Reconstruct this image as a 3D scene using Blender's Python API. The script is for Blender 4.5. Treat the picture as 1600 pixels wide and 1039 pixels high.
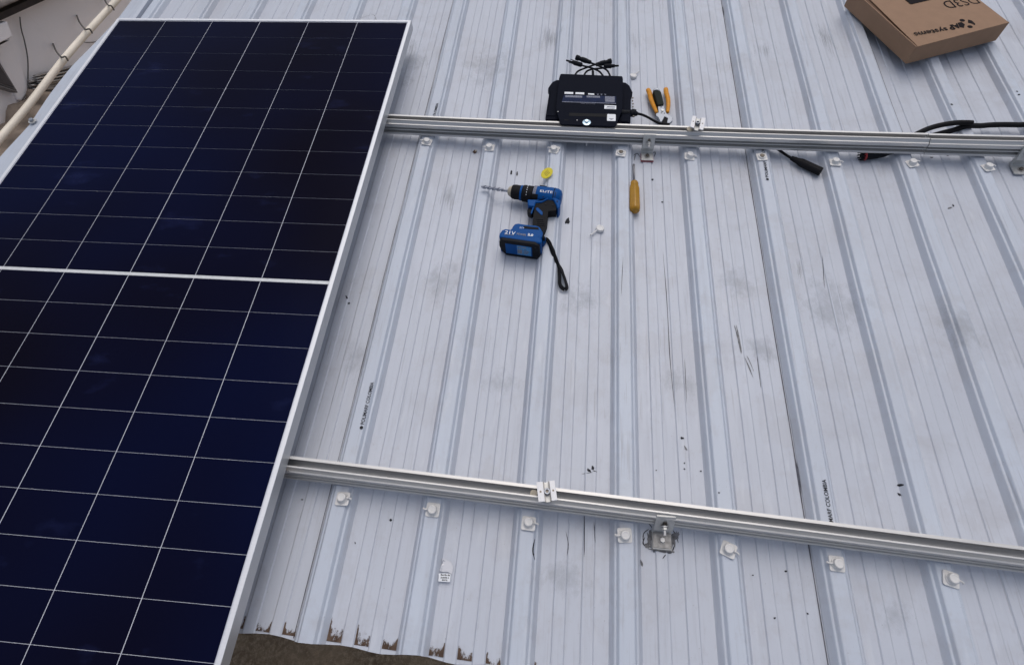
import bpy, bmesh, math, random
import numpy as np
from mathutils import Vector, Matrix, noise
random.seed(7)
R_ = math.radians
for o in list(bpy.data.objects): bpy.data.objects.remove(o)
S = bpy.context.scene
COL = S.collection

# ------------------------------------------------------------------ camera
RM = np.array([[0.99498821, 0.08881625, -0.04593632], [-0.05211781, 0.85270271, 0.51979018], [0.08533584, -0.51479099, 0.85305804]])
CAMP = np.array([0.616288, -0.777412, 1.225499])
F, CX, CY = 900.0, 807.877, 473.952
cd = bpy.data.cameras.new('camera'); cam = bpy.data.objects.new('camera', cd); COL.objects.link(cam)
mw = Matrix.Identity(4)
for i in range(3):
    for j in range(3): mw[i][j] = RM[j][i]
    mw[i][3] = CAMP[i]
cam.matrix_world = mw
cd.sensor_width = 36; cd.sensor_fit = 'HORIZONTAL'; cd.lens = F/1600*36
cd.shift_x = -(CX-800)/1600; cd.shift_y = (CY-519.5)/1600
cd.clip_start = 0.02; cd.clip_end = 500
S.camera = cam
S.render.resolution_x = 1024; S.render.resolution_y = 664

# ------------------------------------------------------------------ light
W = bpy.data.worlds.new('World'); S.world = W; W.use_nodes = True
nt = W.node_tree; bg = nt.nodes['Background']
sky = nt.nodes.new('ShaderNodeTexSky'); sky.sky_type = 'NISHITA'; sky.sun_disc = False
SUN_EL, SUN_AZ = R_(64), R_(8)          # azimuth measured clockwise from +Y
sky.sun_elevation = SUN_EL; sky.sun_rotation = SUN_AZ
sky.air_density = 1.0; sky.dust_density = 4.0; sky.ozone_density = 1.0
hs = nt.nodes.new('ShaderNodeHueSaturation'); hs.inputs['Saturation'].default_value = 0.60
nt.links.new(sky.outputs[0], hs.inputs['Color']); nt.links.new(hs.outputs[0], bg.inputs[0])
bg.inputs[1].default_value = 0.125
sl = bpy.data.lights.new('sun', 'SUN'); sun = bpy.data.objects.new('sun', sl); COL.objects.link(sun)
sl.energy = 0.55; sl.angle = R_(60); sl.color = (1.0, 0.97, 0.93)
sd = Vector((math.sin(SUN_AZ)*math.cos(SUN_EL), math.cos(SUN_AZ)*math.cos(SUN_EL), math.sin(SUN_EL)))
sun.rotation_euler = sd.to_track_quat('Z', 'Y').to_euler(); sun.location = (2, 3, 6)
S.view_settings.view_transform = 'Standard'; S.view_settings.look = 'None'
S.view_settings.exposure = 0.0; S.view_settings.gamma = 1.0
S.render.engine = 'CYCLES'

# ------------------------------------------------------------------ measuring helpers (picture point on a real plane)
def _dir(u, v): return RM.T @ np.array([(u-CX)/F, -(v-CY)/F, -1.0])
def at(u, v, z):
    d = _dir(u, v); s = (z-CAMP[2])/d[2]; q = CAMP + s*d; return Vector((q[0], q[1], z))
def atx(u, v, x):
    d = _dir(u, v); s = (x-CAMP[0])/d[0]; q = CAMP + s*d; return Vector((x, q[1], q[2]))

# ------------------------------------------------------------------ materials
def mat(name, col, rough=0.5, metal=0.0, spec=None, nz=0.0, nscale=20, bump=0.0, bscale=200, coat=0.0, alpha=None):
    m = bpy.data.materials.new(name); m.use_nodes = True
    n = m.node_tree; b = n.nodes['Principled BSDF']
    c = tuple(col)+(1,)
    b.inputs['Base Color'].default_value = c; b.inputs['Roughness'].default_value = rough; b.inputs['Metallic'].default_value = metal
    if spec is not None: b.inputs['Specular IOR Level'].default_value = spec
    b.inputs['Coat Weight'].default_value = coat
    tc = n.nodes.new('ShaderNodeTexCoord')
    if nz:
        t = n.nodes.new('ShaderNodeTexNoise'); t.inputs['Scale'].default_value = nscale; t.inputs['Detail'].default_value = 6
        n.links.new(tc.outputs['Object'], t.inputs['Vector'])
        r = n.nodes.new('ShaderNodeValToRGB'); r.color_ramp.elements[0].position = .3; r.color_ramp.elements[1].position = .7
        r.color_ramp.elements[0].color = tuple(max(0, x*(1-nz)) for x in col)+(1,)
        r.color_ramp.elements[1].color = tuple(min(1, x*(1+nz)) for x in col)+(1,)
        n.links.new(t.outputs['Fac'], r.inputs[0]); n.links.new(r.outputs[0], b.inputs['Base Color'])
    if bump:
        t = n.nodes.new('ShaderNodeTexNoise'); t.inputs['Scale'].default_value = bscale; t.inputs['Detail'].default_value = 4
        n.links.new(tc.outputs['Object'], t.inputs['Vector'])
        bp = n.nodes.new('ShaderNodeBump'); bp.inputs['Strength'].default_value = bump; bp.inputs['Distance'].default_value = .002
        n.links.new(t.outputs['Fac'], bp.inputs['Height']); n.links.new(bp.outputs[0], b.inputs['Normal'])
    return m
def N(n, typ, **k):
    x = n.nodes.new(typ)
    for a, v in k.items():
        if a in x.inputs: x.inputs[a].default_value = v
        else: setattr(x, a, v)
    return x
def mixc(n, fac, a, b, bt='MIX'):
    x = n.nodes.new('ShaderNodeMix'); x.data_type = 'RGBA'; x.blend_type = bt
    for s, v in ((0, fac), (6, a), (7, b)):
        if hasattr(v, 'links'): n.links.new(v, x.inputs[s])
        elif s == 0: x.inputs[0].default_value = v
        else: x.inputs[s].default_value = tuple(v)+(1,)
    return x.outputs[2]
def ramp(n, src, p0, p1, c0=(0, 0, 0), c1=(1, 1, 1)):
    r = n.nodes.new('ShaderNodeValToRGB'); e = r.color_ramp.elements
    e[0].position, e[1].position = p0, p1; e[0].color = tuple(c0)+(1,); e[1].color = tuple(c1)+(1,)
    n.links.new(src, r.inputs[0]); return r.outputs[0]
def noise_tex(n, vec, scale, sx=1, sy=1, sz=1, detail=5, rough=.55):
    mp = n.nodes.new('ShaderNodeMapping'); mp.inputs['Scale'].default_value = (sx, sy, sz)
    n.links.new(vec, mp.inputs['Vector'])
    t = n.nodes.new('ShaderNodeTexNoise'); t.inputs['Scale'].default_value = scale; t.inputs['Detail'].default_value = detail; t.inputs['Roughness'].default_value = rough
    n.links.new(mp.outputs[0], t.inputs['Vector']); return t.outputs['Fac']

ROOFC = (0.512, 0.532, 0.612)
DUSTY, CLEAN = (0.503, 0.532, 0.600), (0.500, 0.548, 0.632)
def roof_mat(name, crease=False):
    m = mat(name, ROOFC, 0.42); n = m.node_tree; b = n.nodes['Principled BSDF']
    tc = N(n, 'ShaderNodeTexCoord'); v = tc.outputs['Object']
    big = noise_tex(n, v, 2.2, detail=4)
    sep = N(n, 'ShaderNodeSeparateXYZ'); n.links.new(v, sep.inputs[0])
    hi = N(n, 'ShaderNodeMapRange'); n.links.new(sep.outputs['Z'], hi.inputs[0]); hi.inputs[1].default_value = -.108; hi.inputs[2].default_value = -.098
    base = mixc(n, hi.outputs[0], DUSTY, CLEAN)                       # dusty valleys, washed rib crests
    c = mixc(n, ramp(n, big, .35, .68, (0, 0, 0), (.6,)*3), base, tuple(x*.88 for x in DUSTY))
    st = noise_tex(n, v, 9, 9, .55, 1, detail=7, rough=.65)          # streaks running down the sheet
    c = mixc(n, ramp(n, st, .52, .72, (0, 0, 0), (.28,)*3), c, (.36, .37, .41))
    fine = noise_tex(n, v, 90, 1, .5, 1, detail=4)
    c = mixc(n, ramp(n, fine, .60, .76, (0, 0, 0), (.30,)*3), c, (.38, .38, .41))
    blot = noise_tex(n, v, 7, 1, .8, 1, detail=8, rough=.7)          # dried puddle blotches
    c = mixc(n, ramp(n, blot, .53, .60, (0, 0, 0), (.26,)*3), c, (.40, .40, .43))
    sm = noise_tex(n, v, 3.2, 1, 1.6, 1, detail=9, rough=.72)         # broad grey smudges left by boots
    c = mixc(n, ramp(n, sm, .55, .66, (0, 0, 0), (.30,)*3), c, (.36, .36, .39))
    wh = noise_tex(n, v, 16, 2.5, .5, 1, detail=6)
    c = mixc(n, ramp(n, wh, .60, .72, (0, 0, 0), (.25,)*3), c, (.66, .68, .72))
    spk = noise_tex(n, v, 240, 1, .7, 1, detail=2)
    c = mixc(n, ramp(n, spk, .735, .77, (0, 0, 0), (.5,)*3), c, (.22, .21, .22))
    # longitudinal weathering lines near the upper part
    ln = noise_tex(n, v, 60, 3.0, .10, 1, detail=3)
    up = noise_tex(n, v, 1.6, detail=2)
    k = N(n, 'ShaderNodeMath', operation='MULTIPLY')
    n.links.new(ramp(n, ln, .60, .70), k.inputs[0]); n.links.new(ramp(n, up, .42, .62, (0.05,)*3, (.5,)*3), k.inputs[1])
    c = mixc(n, k.outputs[0], c, (.30, .30, .33))
    if crease:
        cn = noise_tex(n, v, 14, 6, 1.0, 1, detail=7, rough=.7)
        c = mixc(n, ramp(n, cn, .36, .66, (.0,)*3, (.40,)*3), c, (.32, .33, .37))
    n.links.new(c, b.inputs['Base Color'])
    n.links.new(ramp(n, st, .3, .7, (.34,)*3, (.52,)*3), b.inputs['Roughness'])
    bn = noise_tex(n, v, 45, 1, .25, 1, detail=5)
    bp = N(n, 'ShaderNodeBump', Strength=.18, Distance=.003); n.links.new(bn, bp.inputs['Height']); n.links.new(bp.outputs[0], b.inputs['Normal'])
    return m
M = {}
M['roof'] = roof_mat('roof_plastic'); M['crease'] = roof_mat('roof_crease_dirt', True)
def alu(name, col, rough, streak=.06):
    m = mat(name, col, rough, 0.6); n = m.node_tree; b = n.nodes['Principled BSDF']
    tc = N(n, 'ShaderNodeTexCoord'); s = noise_tex(n, tc.outputs['Object'], 60, .12, 8, 8, detail=5)
    n.links.new(ramp(n, s, .3, .7, tuple(x*(1-streak) for x in col), tuple(min(1, x*(1+streak)) for x in col)), b.inputs['Base Color'])
    n.links.new(ramp(n, s, .3, .7, (rough-.06,)*3, (rough+.1,)*3), b.inputs['Roughness'])
    return m
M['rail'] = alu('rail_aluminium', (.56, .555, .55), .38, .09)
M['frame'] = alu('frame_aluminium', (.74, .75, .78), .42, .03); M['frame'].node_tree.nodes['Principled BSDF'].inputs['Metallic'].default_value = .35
M['frameshade'] = alu('frame_shaded_aluminium', (.54, .55, .575), .45, .03)  # same metal as the lip; the side's shade is painted into this colour
M['bracket'] = mat('bracket_steel', (.50, .50, .49), .40, .45, nz=.12, nscale=60)
M['dullsteel'] = mat('smeared_steel', (.30, .29, .28), .55, .4, nz=.35, nscale=90)
M['clamp'] = mat('clamp_aluminium', (.66, .66, .68), .45, .2, nz=.03, nscale=90)
M['steel'] = mat('bolt_steel', (.50, .50, .50), .42, .7)
M['darksteel'] = mat('dark_bolt_steel', (.16, .14, .12), .4, .8, nz=.3, nscale=300)
M['cap'] = mat('screw_cap_plastic', (.68, .67, .66), .45, nz=.05, nscale=150)
M['black'] = mat('black_plastic', (.008, .009, .013), .5, spec=.10, bump=.15, bscale=700)
M['blackbody'] = mat('black_powdercoat', (.0065, .0080, .015), .6, spec=.03, bump=.2, bscale=900)
M['rubber'] = mat('black_rubber', (.011, .011, .013), .65, spec=.12, bump=.2, bscale=600)
M['blue'] = mat('blue_plastic', (.0015, .066, .25), .45, spec=.12, bump=.08, bscale=600)
M['bluelt'] = mat('label_light_blue', (.04, .22, .48), .4, nz=.4, nscale=260)
M['white'] = mat('white_print', (.75, .77, .80), .5)
M['grayprint'] = mat('grey_print', (.20, .21, .26), .6, spec=.1, nz=.5, nscale=400)
M['navyprint'] = mat('navy_print', (.010, .018, .055), .6, spec=.1, nz=.5, nscale=200)
M['ink'] = mat('black_ink', (.03, .03, .036), .7, spec=.1, nz=.4, nscale=300)
M['orange'] = mat('orange_grip', (.62, .26, .025), .5, spec=.2, nz=.1, nscale=120)
M['jaw'] = mat('jaw_steel', (.30, .32, .36), .38, .7, nz=.12, nscale=150)
M['green'] = mat('dark_green_grip', (.012, .016, .013), .6, spec=.12)
M['yellow'] = mat('yellow_plastic', (.75, .62, .01), .4)
M['brownink'] = mat('stamped_yellow', (.38, .29, .02), .5)
M['amber'] = mat('amber_handle', (.52, .265, .010), .22, nz=.1, nscale=60)
M['amber'].node_tree.nodes['Principled BSDF'].inputs['Transmission Weight'].default_value = .35
M['red'] = mat('red_seal', (.32, .02, .025), .5)
M['pvc'] = mat('cream_pvc', (.80, .73, .62), .5, nz=.1, nscale=9)
M['wire'] = mat('grey_wire', (.10, .095, .09), .6)
def plaster(name, col, sp):
    m = mat(name, col, .85, bump=.3, bscale=60); n = m.node_tree; b = n.nodes['Principled BSDF']
    tc = N(n, 'ShaderNodeTexCoord'); v = tc.outputs['Object']
    a = noise_tex(n, v, 1.3, detail=7, rough=.6); c = mixc(n, ramp(n, a, .35, .7), col, tuple(x*(1-sp) for x in col))
    a2 = noise_tex(n, v, 5, 1, 1, .25, detail=8, rough=.7); c = mixc(n, ramp(n, a2, .56, .75, (0, 0, 0), (.22,)*3), c, (.35, .32, .30))
    n.links.new(c, b.inputs['Base Color']); return m
M['plaster'] = plaster('grey_plaster', (.93, .89, .885), .06)
M['plasterw'] = plaster('white_plaster', (.90, .86, .855), .05)
M['oldroof'] = mat('fibre_cement', (.21, .18, .165), .9, nz=.5, nscale=14, bump=.6, bscale=60)
M['darkwood'] = mat('dark_eave', (.030, .022, .020), .8, nz=.3, nscale=20)
M['galv'] = mat('galvanised_sheet', (.33, .32, .31), .4, .6, nz=.3, nscale=16)
M['windowdark'] = mat('window_glass', (.06, .055, .06), .25, nz=.3, nscale=12)
M['windowframe'] = mat('window_frame_paint', (.16, .15, .15), .6)
M['clay'] = mat('weathered_clay', (.25, .20, .16), .9, nz=.45, nscale=12, bump=.8, bscale=40)
M['card'] = mat('cardboard', (.285, .172, .106), .8, nz=.05, nscale=30, bump=.15, bscale=300)
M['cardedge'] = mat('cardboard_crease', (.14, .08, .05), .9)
M['cardprint'] = mat('cardboard_ink', (.016, .013, .015), .8, spec=.08)
M['sealant'] = mat('grey_sealant', (.14, .14, .15), .6, nz=.5, nscale=120)
M['foam'] = mat('beige_washer', (.42, .37, .29), .7, nz=.2, nscale=100)
# soil
m = mat('soil', (.085, .065, .045), .95); n = m.node_tree; b = n.nodes['Principled BSDF']
tc = N(n, 'ShaderNodeTexCoord'); v = tc.outputs['Object']
a = noise_tex(n, v, 6, detail=9, rough=.7); c = mixc(n, ramp(n, a, .35, .68), (.24, .165, .10), (.68, .51, .34))
a2 = noise_tex(n, v, 75, detail=8, rough=.8); c = mixc(n, ramp(n, a2, .46, .62, (0, 0, 0), (.7,)*3), c, (.85, .68, .48))
n.links.new(c, b.inputs['Base Color'])
bp = N(n, 'ShaderNodeBump', Strength=.9, Distance=.04); n.links.new(a2, bp.inputs['Height']); n.links.new(bp.outputs[0], b.inputs['Normal'])
M['soil'] = m
# stain at eave: mask attribute broken up by noise
m = mat('dried_mud', (.12, .07, .045), .9); n = m.node_tree; b = n.nodes['Principled BSDF']
tc = N(n, 'ShaderNodeTexCoord'); v = tc.outputs['Object']
at_ = n.nodes.new('ShaderNodeAttribute'); at_.attribute_name = 'wear'
a = noise_tex(n, v, 130, 1, .55, 1, detail=7, rough=.8)
ad = N(n, 'ShaderNodeMath', operation='MULTIPLY_ADD'); n.links.new(a, ad.inputs[0]); ad.inputs[1].default_value = 1.5; n.links.new(at_.outputs['Fac'], ad.inputs[2])
n.links.new(ramp(n, ad.outputs[0], .0, 1.0), b.inputs['Alpha'])
mr = N(n, 'ShaderNodeMapRange'); n.links.new(ad.outputs[0], mr.inputs[0]); mr.inputs[1].default_value = 1.12; mr.inputs[2].default_value = 1.26
n.links.new(mr.outputs[0], b.inputs['Alpha'])
a = noise_tex(n, v, 60, detail=5); n.links.new(ramp(n, a, .3, .7, (.055, .032, .022), (.13, .085, .058)), b.inputs['Base Color'])
M['mud'] = m
M['mudsolid'] = mat('dark_dried_mud', (.105, .06, .04), .9, nz=.3, nscale=200)
M['smudge'] = mat('grey_smudge', (.42, .42, .45), .6, nz=.12, nscale=90)
M['bead'] = mat('clear_film', (.54, .55, .60), .2, coat=.5)
# solar cells
m = mat('solar_cell', (.004, .006, .022), .16, spec=.02); n = m.node_tree; b = n.nodes['Principled BSDF']
tc = N(n, 'ShaderNodeTexCoord'); v = tc.outputs['Object']
a = noise_tex(n, v, .9, detail=2); c = mixc(n, ramp(n, a, .35, .65), (.0042, .0034, .0085), (.0030, .0050, .026))
a2 = noise_tex(n, v, 5, 1, 2, 1, detail=6); c = mixc(n, ramp(n, a2, .62, .80, (0, 0, 0), (.45,)*3), c, (.02, .028, .10))

n.links.new(c, b.inputs['Base Color'])
n.links.new(ramp(n, a2, .5, .8, (.12,)*3, (.35,)*3), b.inputs['Roughness'])
M['cell'] = m
M['backsheet'] = mat('white_backsheet', (.58, .60, .68), .3, spec=.3)
M['centrestrip'] = mat('centre_strip', (.62, .63, .64), .35, nz=.08, nscale=80)

# ------------------------------------------------------------------ object helpers
def link(o, parent=None):
    COL.objects.link(o)
    if parent is not None: o.parent = parent
    return o
def tag(o, label=None, cat=None, group=None, kind=None):
    if label: o['label'] = label
    if cat: o['category'] = cat
    if group: o['group'] = group
    if kind: o['kind'] = kind
    return o
def thing(name, label, cat, loc=(0, 0, 0), group=None, rz=0):
    o = bpy.data.objects.new(name, None); o.empty_display_size = .05; COL.objects.link(o)
    o.location = loc; o.rotation_euler = (0, 0, rz)
    return tag(o, label, cat, group)
def obj(name, bm, mats, parent=None, smooth=False, bevel=0, seg=2):
    bmesh.ops.recalc_face_normals(bm, faces=bm.faces)
    me = bpy.data.meshes.new(name); bm.to_mesh(me); bm.free()
    for x in (mats if isinstance(mats, (list, tuple)) else [mats]): me.materials.append(x)
    if smooth:
        for p in me.polygons: p.use_smooth = True
    o = bpy.data.objects.new(name, me); COL.objects.link(o)
    if parent is not None:
        o.parent = parent
        # meshes are written in world coordinates: shift them into the frame of the parent chain
        T = world_of(parent).inverted(); me.transform(T)
    if bevel:
        b = o.modifiers.new('bevel', 'BEVEL'); b.width = bevel; b.segments = seg; b.limit_method = 'ANGLE'; b.angle_limit = R_(35)
        if smooth or seg > 1:
            for p in me.polygons: p.use_smooth = True
            w = o.modifiers.new('wn', 'WEIGHTED_NORMAL'); w.keep_sharp = False
    return o
def world_of(o):
    m = Matrix.LocRotScale(o.location, o.rotation_euler, o.scale)
    return m if o.parent is None else world_of(o.parent) @ m
def prism(bm, pts, dvec):
    """closed polygon pts (3-D), extruded along dvec"""
    a = [bm.verts.new(p) for p in pts]; d = Vector(dvec); b = [bm.verts.new(Vector(p)+d) for p in pts]
    bm.faces.new(a); bm.faces.new(list(reversed(b)))
    k = len(pts)
    for i in range(k): bm.faces.new((a[i], b[i], b[(i+1) % k], a[(i+1) % k]))
def ext(name, px, zt, zb, m, parent=None, bevel=.001, seg=2):
    bm = bmesh.new(); prism(bm, [at(u, v, zt) for u, v in px], (0, 0, zb-zt)); return obj(name, bm, m, parent, bevel=bevel, seg=seg)
def box(bm, c, s, rot=None):
    r = bmesh.ops.create_cube(bm, size=1); vs = r['verts']
    for v in vs:
        p = Vector((v.co.x*s[0], v.co.y*s[1], v.co.z*s[2]))
        if rot is not None: p = rot @ p
        v.co = p+Vector(c)
def smooth_path(pts, sub=6):
    pts = [Vector(p) for p in pts]; out = []
    for i in range(len(pts)-1):
        p0 = pts[max(i-1, 0)]; p1 = pts[i]; p2 = pts[i+1]; p3 = pts[min(i+2, len(pts)-1)]
        for k in range(sub):
            t = k/sub
            out.append(.5*((2*p1)+(-p0+p2)*t+(2*p0-5*p1+4*p2-p3)*t*t+(-p0+3*p1-3*p2+p3)*t**3))
    out.append(pts[-1]); return out
def tube(bm, pts, r, n=10, caps=True, flat=1.0):
    pts = [Vector(p) for p in pts]; rings = []
    for i, p in enumerate(pts):
        t = (pts[min(i+1, len(pts)-1)]-pts[max(i-1, 0)]).normalized()
        up = Vector((0, 0, 1)) if abs(t.z) < .9 else Vector((1, 0, 0))
        s = t.cross(up).normalized(); w = s.cross(t)
        rr = r[i] if isinstance(r, (list, tuple)) else r
        rings.append([bm.verts.new(p+(s*math.cos(2*math.pi*k/n)+w*flat*math.sin(2*math.pi*k/n))*rr) for k in range(n)])
    for a, b in zip(rings, rings[1:]):
        for k in range(n): bm.faces.new((a[k], a[(k+1) % n], b[(k+1) % n], b[k]))
    if caps: bm.faces.new(rings[0]); bm.faces.new(list(reversed(rings[-1])))
def lathe(bm, p0, p1, prof, n=24, flat=1.0):
    """prof: list of (t along p0->p1 in metres, radius)"""
    p0 = Vector(p0); d = (Vector(p1)-p0).normalized()
    tube_pts = [p0+d*t for t, r in prof]; rad = [max(r, 1e-4) for t, r in prof]
    up = Vector((0, 0, 1)) if abs(d.z) < .9 else Vector((1, 0, 0)); s = d.cross(up).normalized(); w = s.cross(d)
    rings = [[bm.verts.new(p+(s*math.cos(2*math.pi*k/n)+w*flat*math.sin(2*math.pi*k/n))*r) for k in range(n)] for p, r in zip(tube_pts, rad)]
    for a, b in zip(rings, rings[1:]):
        for k in range(n): bm.faces.new((a[k], a[(k+1) % n], b[(k+1) % n], b[k]))
    bm.faces.new(rings[0]); bm.faces.new(list(reversed(rings[-1])))
def cyl(bm, c, r, h, n=20, axis=(0, 0, 1)):
    a = Vector(axis).normalized(); lathe(bm, Vector(c), Vector(c)+a, [(0, r), (h, r)], n)
def text(s, o, xd, size, m, parent, name='lettering', up=(0, 0, 1), fn=None, stretch=1.0, bold=0.0):
    """flat lettering: o = baseline start, xd = reading direction, up = normal"""
    cu = bpy.data.curves.new(name, 'FONT'); cu.body = s; cu.size = size; cu.offset = bold; cu.resolution_u = 3
    t = bpy.data.objects.new('tmp', cu); COL.objects.link(t)
    dg = bpy.context.evaluated_depsgraph_get(); me = bpy.data.meshes.new_from_object(t.evaluated_get(dg))
    bpy.data.objects.remove(t); bpy.data.curves.remove(cu)
    x = Vector(xd).normalized(); z = Vector(up).normalized(); y = z.cross(x).normalized(); x = y.cross(z)
    T = Matrix((x*stretch, y, z)).transposed().to_4x4(); T.translation = Vector(o); me.transform(T)
    if fn is not None:
        for v in me.vertices: v.co.z = fn(v.co.x, v.co.y)
    me.name = name; me.materials.append(m)
    ob = bpy.data.objects.new(name, me); COL.objects.link(ob)
    if parent is not None: ob.parent = parent; me.transform(world_of(parent).inverted())
    return ob
def copy_tree(o, parent=None):
    c = o.copy(); COL.objects.link(c)
    if parent is not None: c.parent = parent
    for ch in [x for x in bpy.data.objects if x.parent == o and x is not c]: copy_tree(ch, c)
    return c

# ------------------------------------------------------------------ roof sheets
VZ, CZ = -0.117, -0.0905
X0, PI_ = 0.13277, 0.21218
_h = [(.034, 0), (.0330, .0008), (.0256, .0150), (.0244, .0166), (.0230, .0173), (.0208, .0177), (.0196, .0186), (.0166, .0238), (.0154, .0254), (.0136, .0262)]
RIB = [(-a, b) for a, b in _h]+[(a, b) for a, b in reversed(_h)]
BW = (PI_-.068)/5
def valley():
    """profile between ribs; third value marks the dirty crease to the right of that vertex"""
    out = []; x = .034
    for k in range(5):
        h = .0028 if k in (1, 3) else 0.0
        if k > 0:
            hp = 0.0 if h else .0028
            out += [(x-.0032, hp, 0), (x-.0010, h+.0003, 1), (x+.0004, h, 0)] if not h else [(x-.0004, hp, 1), (x+.0010, hp+.0003, 0), (x+.0032, h, 0)]
        x += BW
    return out
VAL = valley()
def wav(x, y):
    return .0011*math.sin(y*5.1+x*3.3)+.0009*math.sin(y*11.7-x*7.9+1.3)+.0006*math.sin(x*31+y*2.3)
def prof_z(x):
    i = math.floor((x-X0+.034)/PI_); dx = x-X0-i*PI_
    P = RIB if dx <= .034 else [(a, b) for a, b, c in VAL]
    P = [(-.034, 0)]+list(P)+[(PI_-.034, 0)] if dx > .034 else P
    for (a, b), (c, d) in zip(P, P[1:]):
        if a <= dx <= c: return b+(d-b)*((dx-a)/(c-a) if c > a else 0)
    return 0.0
def lift(x, k):
    if k == 0: return 0.0
    s = X0+(-.036 if k == 1 else 5*PI_-.036)
    t = (x-s-.072)/.10
    return .0036*max(0, min(1, 1-t))
def which(x): return 2 if x > X0+5*PI_-.036 else (1 if x > X0-.036 else 0)
def rz(x, y, e=.0):
    k = which(x); return VZ+prof_z(x)+wav(x, y)+lift(x, k)+e
EAVE = -0.797
def eav(x): return -.7935-.030*max(0, x+.03)
def drape(P, r):
    return [Vector((p.x, p.y, max(p.z, rz(p.x, p.y)+r))) for p in P]
def make_sheet(k, xa, xb, label):
    xs = []
    i0 = math.floor((xa-X0)/PI_)-1
    for i in range(i0, i0+30):
        c = X0+i*PI_
        xs += [(c+a, b, 0) for a, b in RIB] + [(c+a, b, m) for a, b, m in VAL]
    xs = [q for q in xs if xa <= q[0] <= xb]
    xs = sorted(xs); fl = [q[2] for q in xs]
    # dirty foot lines of the ribs
    ys = [EAVE]+[EAVE+.02+j*.055 for j in range(64)]
    bm = bmesh.new(); grid = []
    for y in ys:
        row = []
        for x, h, f in xs:
            yy = y
            if y == EAVE: yy += eav(x)-EAVE+.004*noise.noise(Vector((x*9, 3.1, 0)))+.003*math.sin(x*40)
            sag = -.0025*abs(noise.noise(Vector((x*14, 0, 5)))) if y == EAVE else 0
            row.append(bm.verts.new((x, yy, VZ+h+wav(x, y)+lift(x, k)+sag)))
        grid.append(row)
    for j in range(len(ys)-1):
        for q in range(len(xs)-1):
            f = bm.faces.new((grid[j][q], grid[j][q+1], grid[j+1][q+1], grid[j+1][q]))
            if xs[q][2] == 1: f.material_index = 1
            dx = (xs[q][0]-X0) % PI_
            if abs(dx-.0325) < .0002 or abs(dx-(PI_-.034)) < .0004: f.material_index = 1
    me = bpy.data.meshes.new('roof_sheet'); bmesh.ops.recalc_face_normals(bm, faces=bm.faces)
    if bm.faces[0].normal.z < 0: bmesh.ops.reverse_faces(bm, faces=bm.faces)
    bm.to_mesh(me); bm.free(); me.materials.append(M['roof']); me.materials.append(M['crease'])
    o = bpy.data.objects.new('roof_sheet', me); COL.objects.link(o)
    s = o.modifiers.new('solid', 'SOLIDIFY'); s.thickness = .002; s.offset = -1
    return tag(o, label, 'roof sheet', 'corrugated roof sheets')
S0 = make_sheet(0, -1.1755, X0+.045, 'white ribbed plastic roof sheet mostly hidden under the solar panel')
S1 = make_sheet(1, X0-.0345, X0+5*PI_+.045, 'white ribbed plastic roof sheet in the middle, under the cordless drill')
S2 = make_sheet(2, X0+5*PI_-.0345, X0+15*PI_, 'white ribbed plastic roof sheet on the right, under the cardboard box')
SH = [S0, S1, S2]
def blob(name, pts, m, e=.0007, parent=None):
    """thin mark that follows the sheet: px polygon triangulated and draped"""
    w = [at(u, v, VZ+.002) for u, v in pts]
    c = sum(w, Vector())/len(w); bm = bmesh.new()
    rings = []
    for f in (1, .66, .33):
        rings.append([bm.verts.new((c.x+(p.x-c.x)*f, c.y+(p.y-c.y)*f, 0)) for p in w])
    cv = bm.verts.new((c.x, c.y, 0)); k = len(w)
    for a, b in zip(rings, rings[1:]):
        for i in range(k): bm.faces.new((a[i], a[(i+1) % k], b[(i+1) % k], b[i]))
    for i in range(k): bm.faces.new((rings[-1][i], rings[-1][(i+1) % k], cv))
    for v in bm.verts: v.co.z = rz(v.co.x, v.co.y, e)
    return obj(name, bm, m, parent or SH[which(c.x)])
def rblob(u, v, ru, rv, ang=0, m='sealant', name='scuff_mark', jag=.35, n=12, e=.0007):
    a0 = R_(ang); pts = []
    for k in range(n):
        t = 2*math.pi*k/n; f = 1+random.uniform(-jag, jag)
        x, y = ru*math.cos(t)*f, rv*math.sin(t)*f
        pts.append((u+x*math.cos(a0)-y*math.sin(a0), v+x*math.sin(a0)+y*math.cos(a0)))
    return blob(name, pts, M[m], e)
def stroke(pts, w, m='ink', name='scratch', e=.0007):
    P = smooth_path([at(u, v, VZ+.002) for u, v in pts], 6); bm = bmesh.new(); prev = None
    c = P[len(P)//2]
    for i, p in enumerate(P):
        t = (P[min(i+1, len(P)-1)]-P[max(i-1, 0)]).normalized(); s = Vector((-t.y, t.x, 0))
        ww = w*(1-abs(2*i/(len(P)-1)-1)**2*.85)*random.uniform(.6, 1.2)*.5
        a, b = p+s*ww, p-s*ww
        cur = [bm.verts.new((q.x, q.y, rz(q.x, q.y, e))) for q in (a, b)]
        if prev: bm.faces.new((prev[0], prev[1], cur[1], cur[0]))
        prev = cur
    return obj(name, bm, M[m], SH[which(c.x)])
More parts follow.
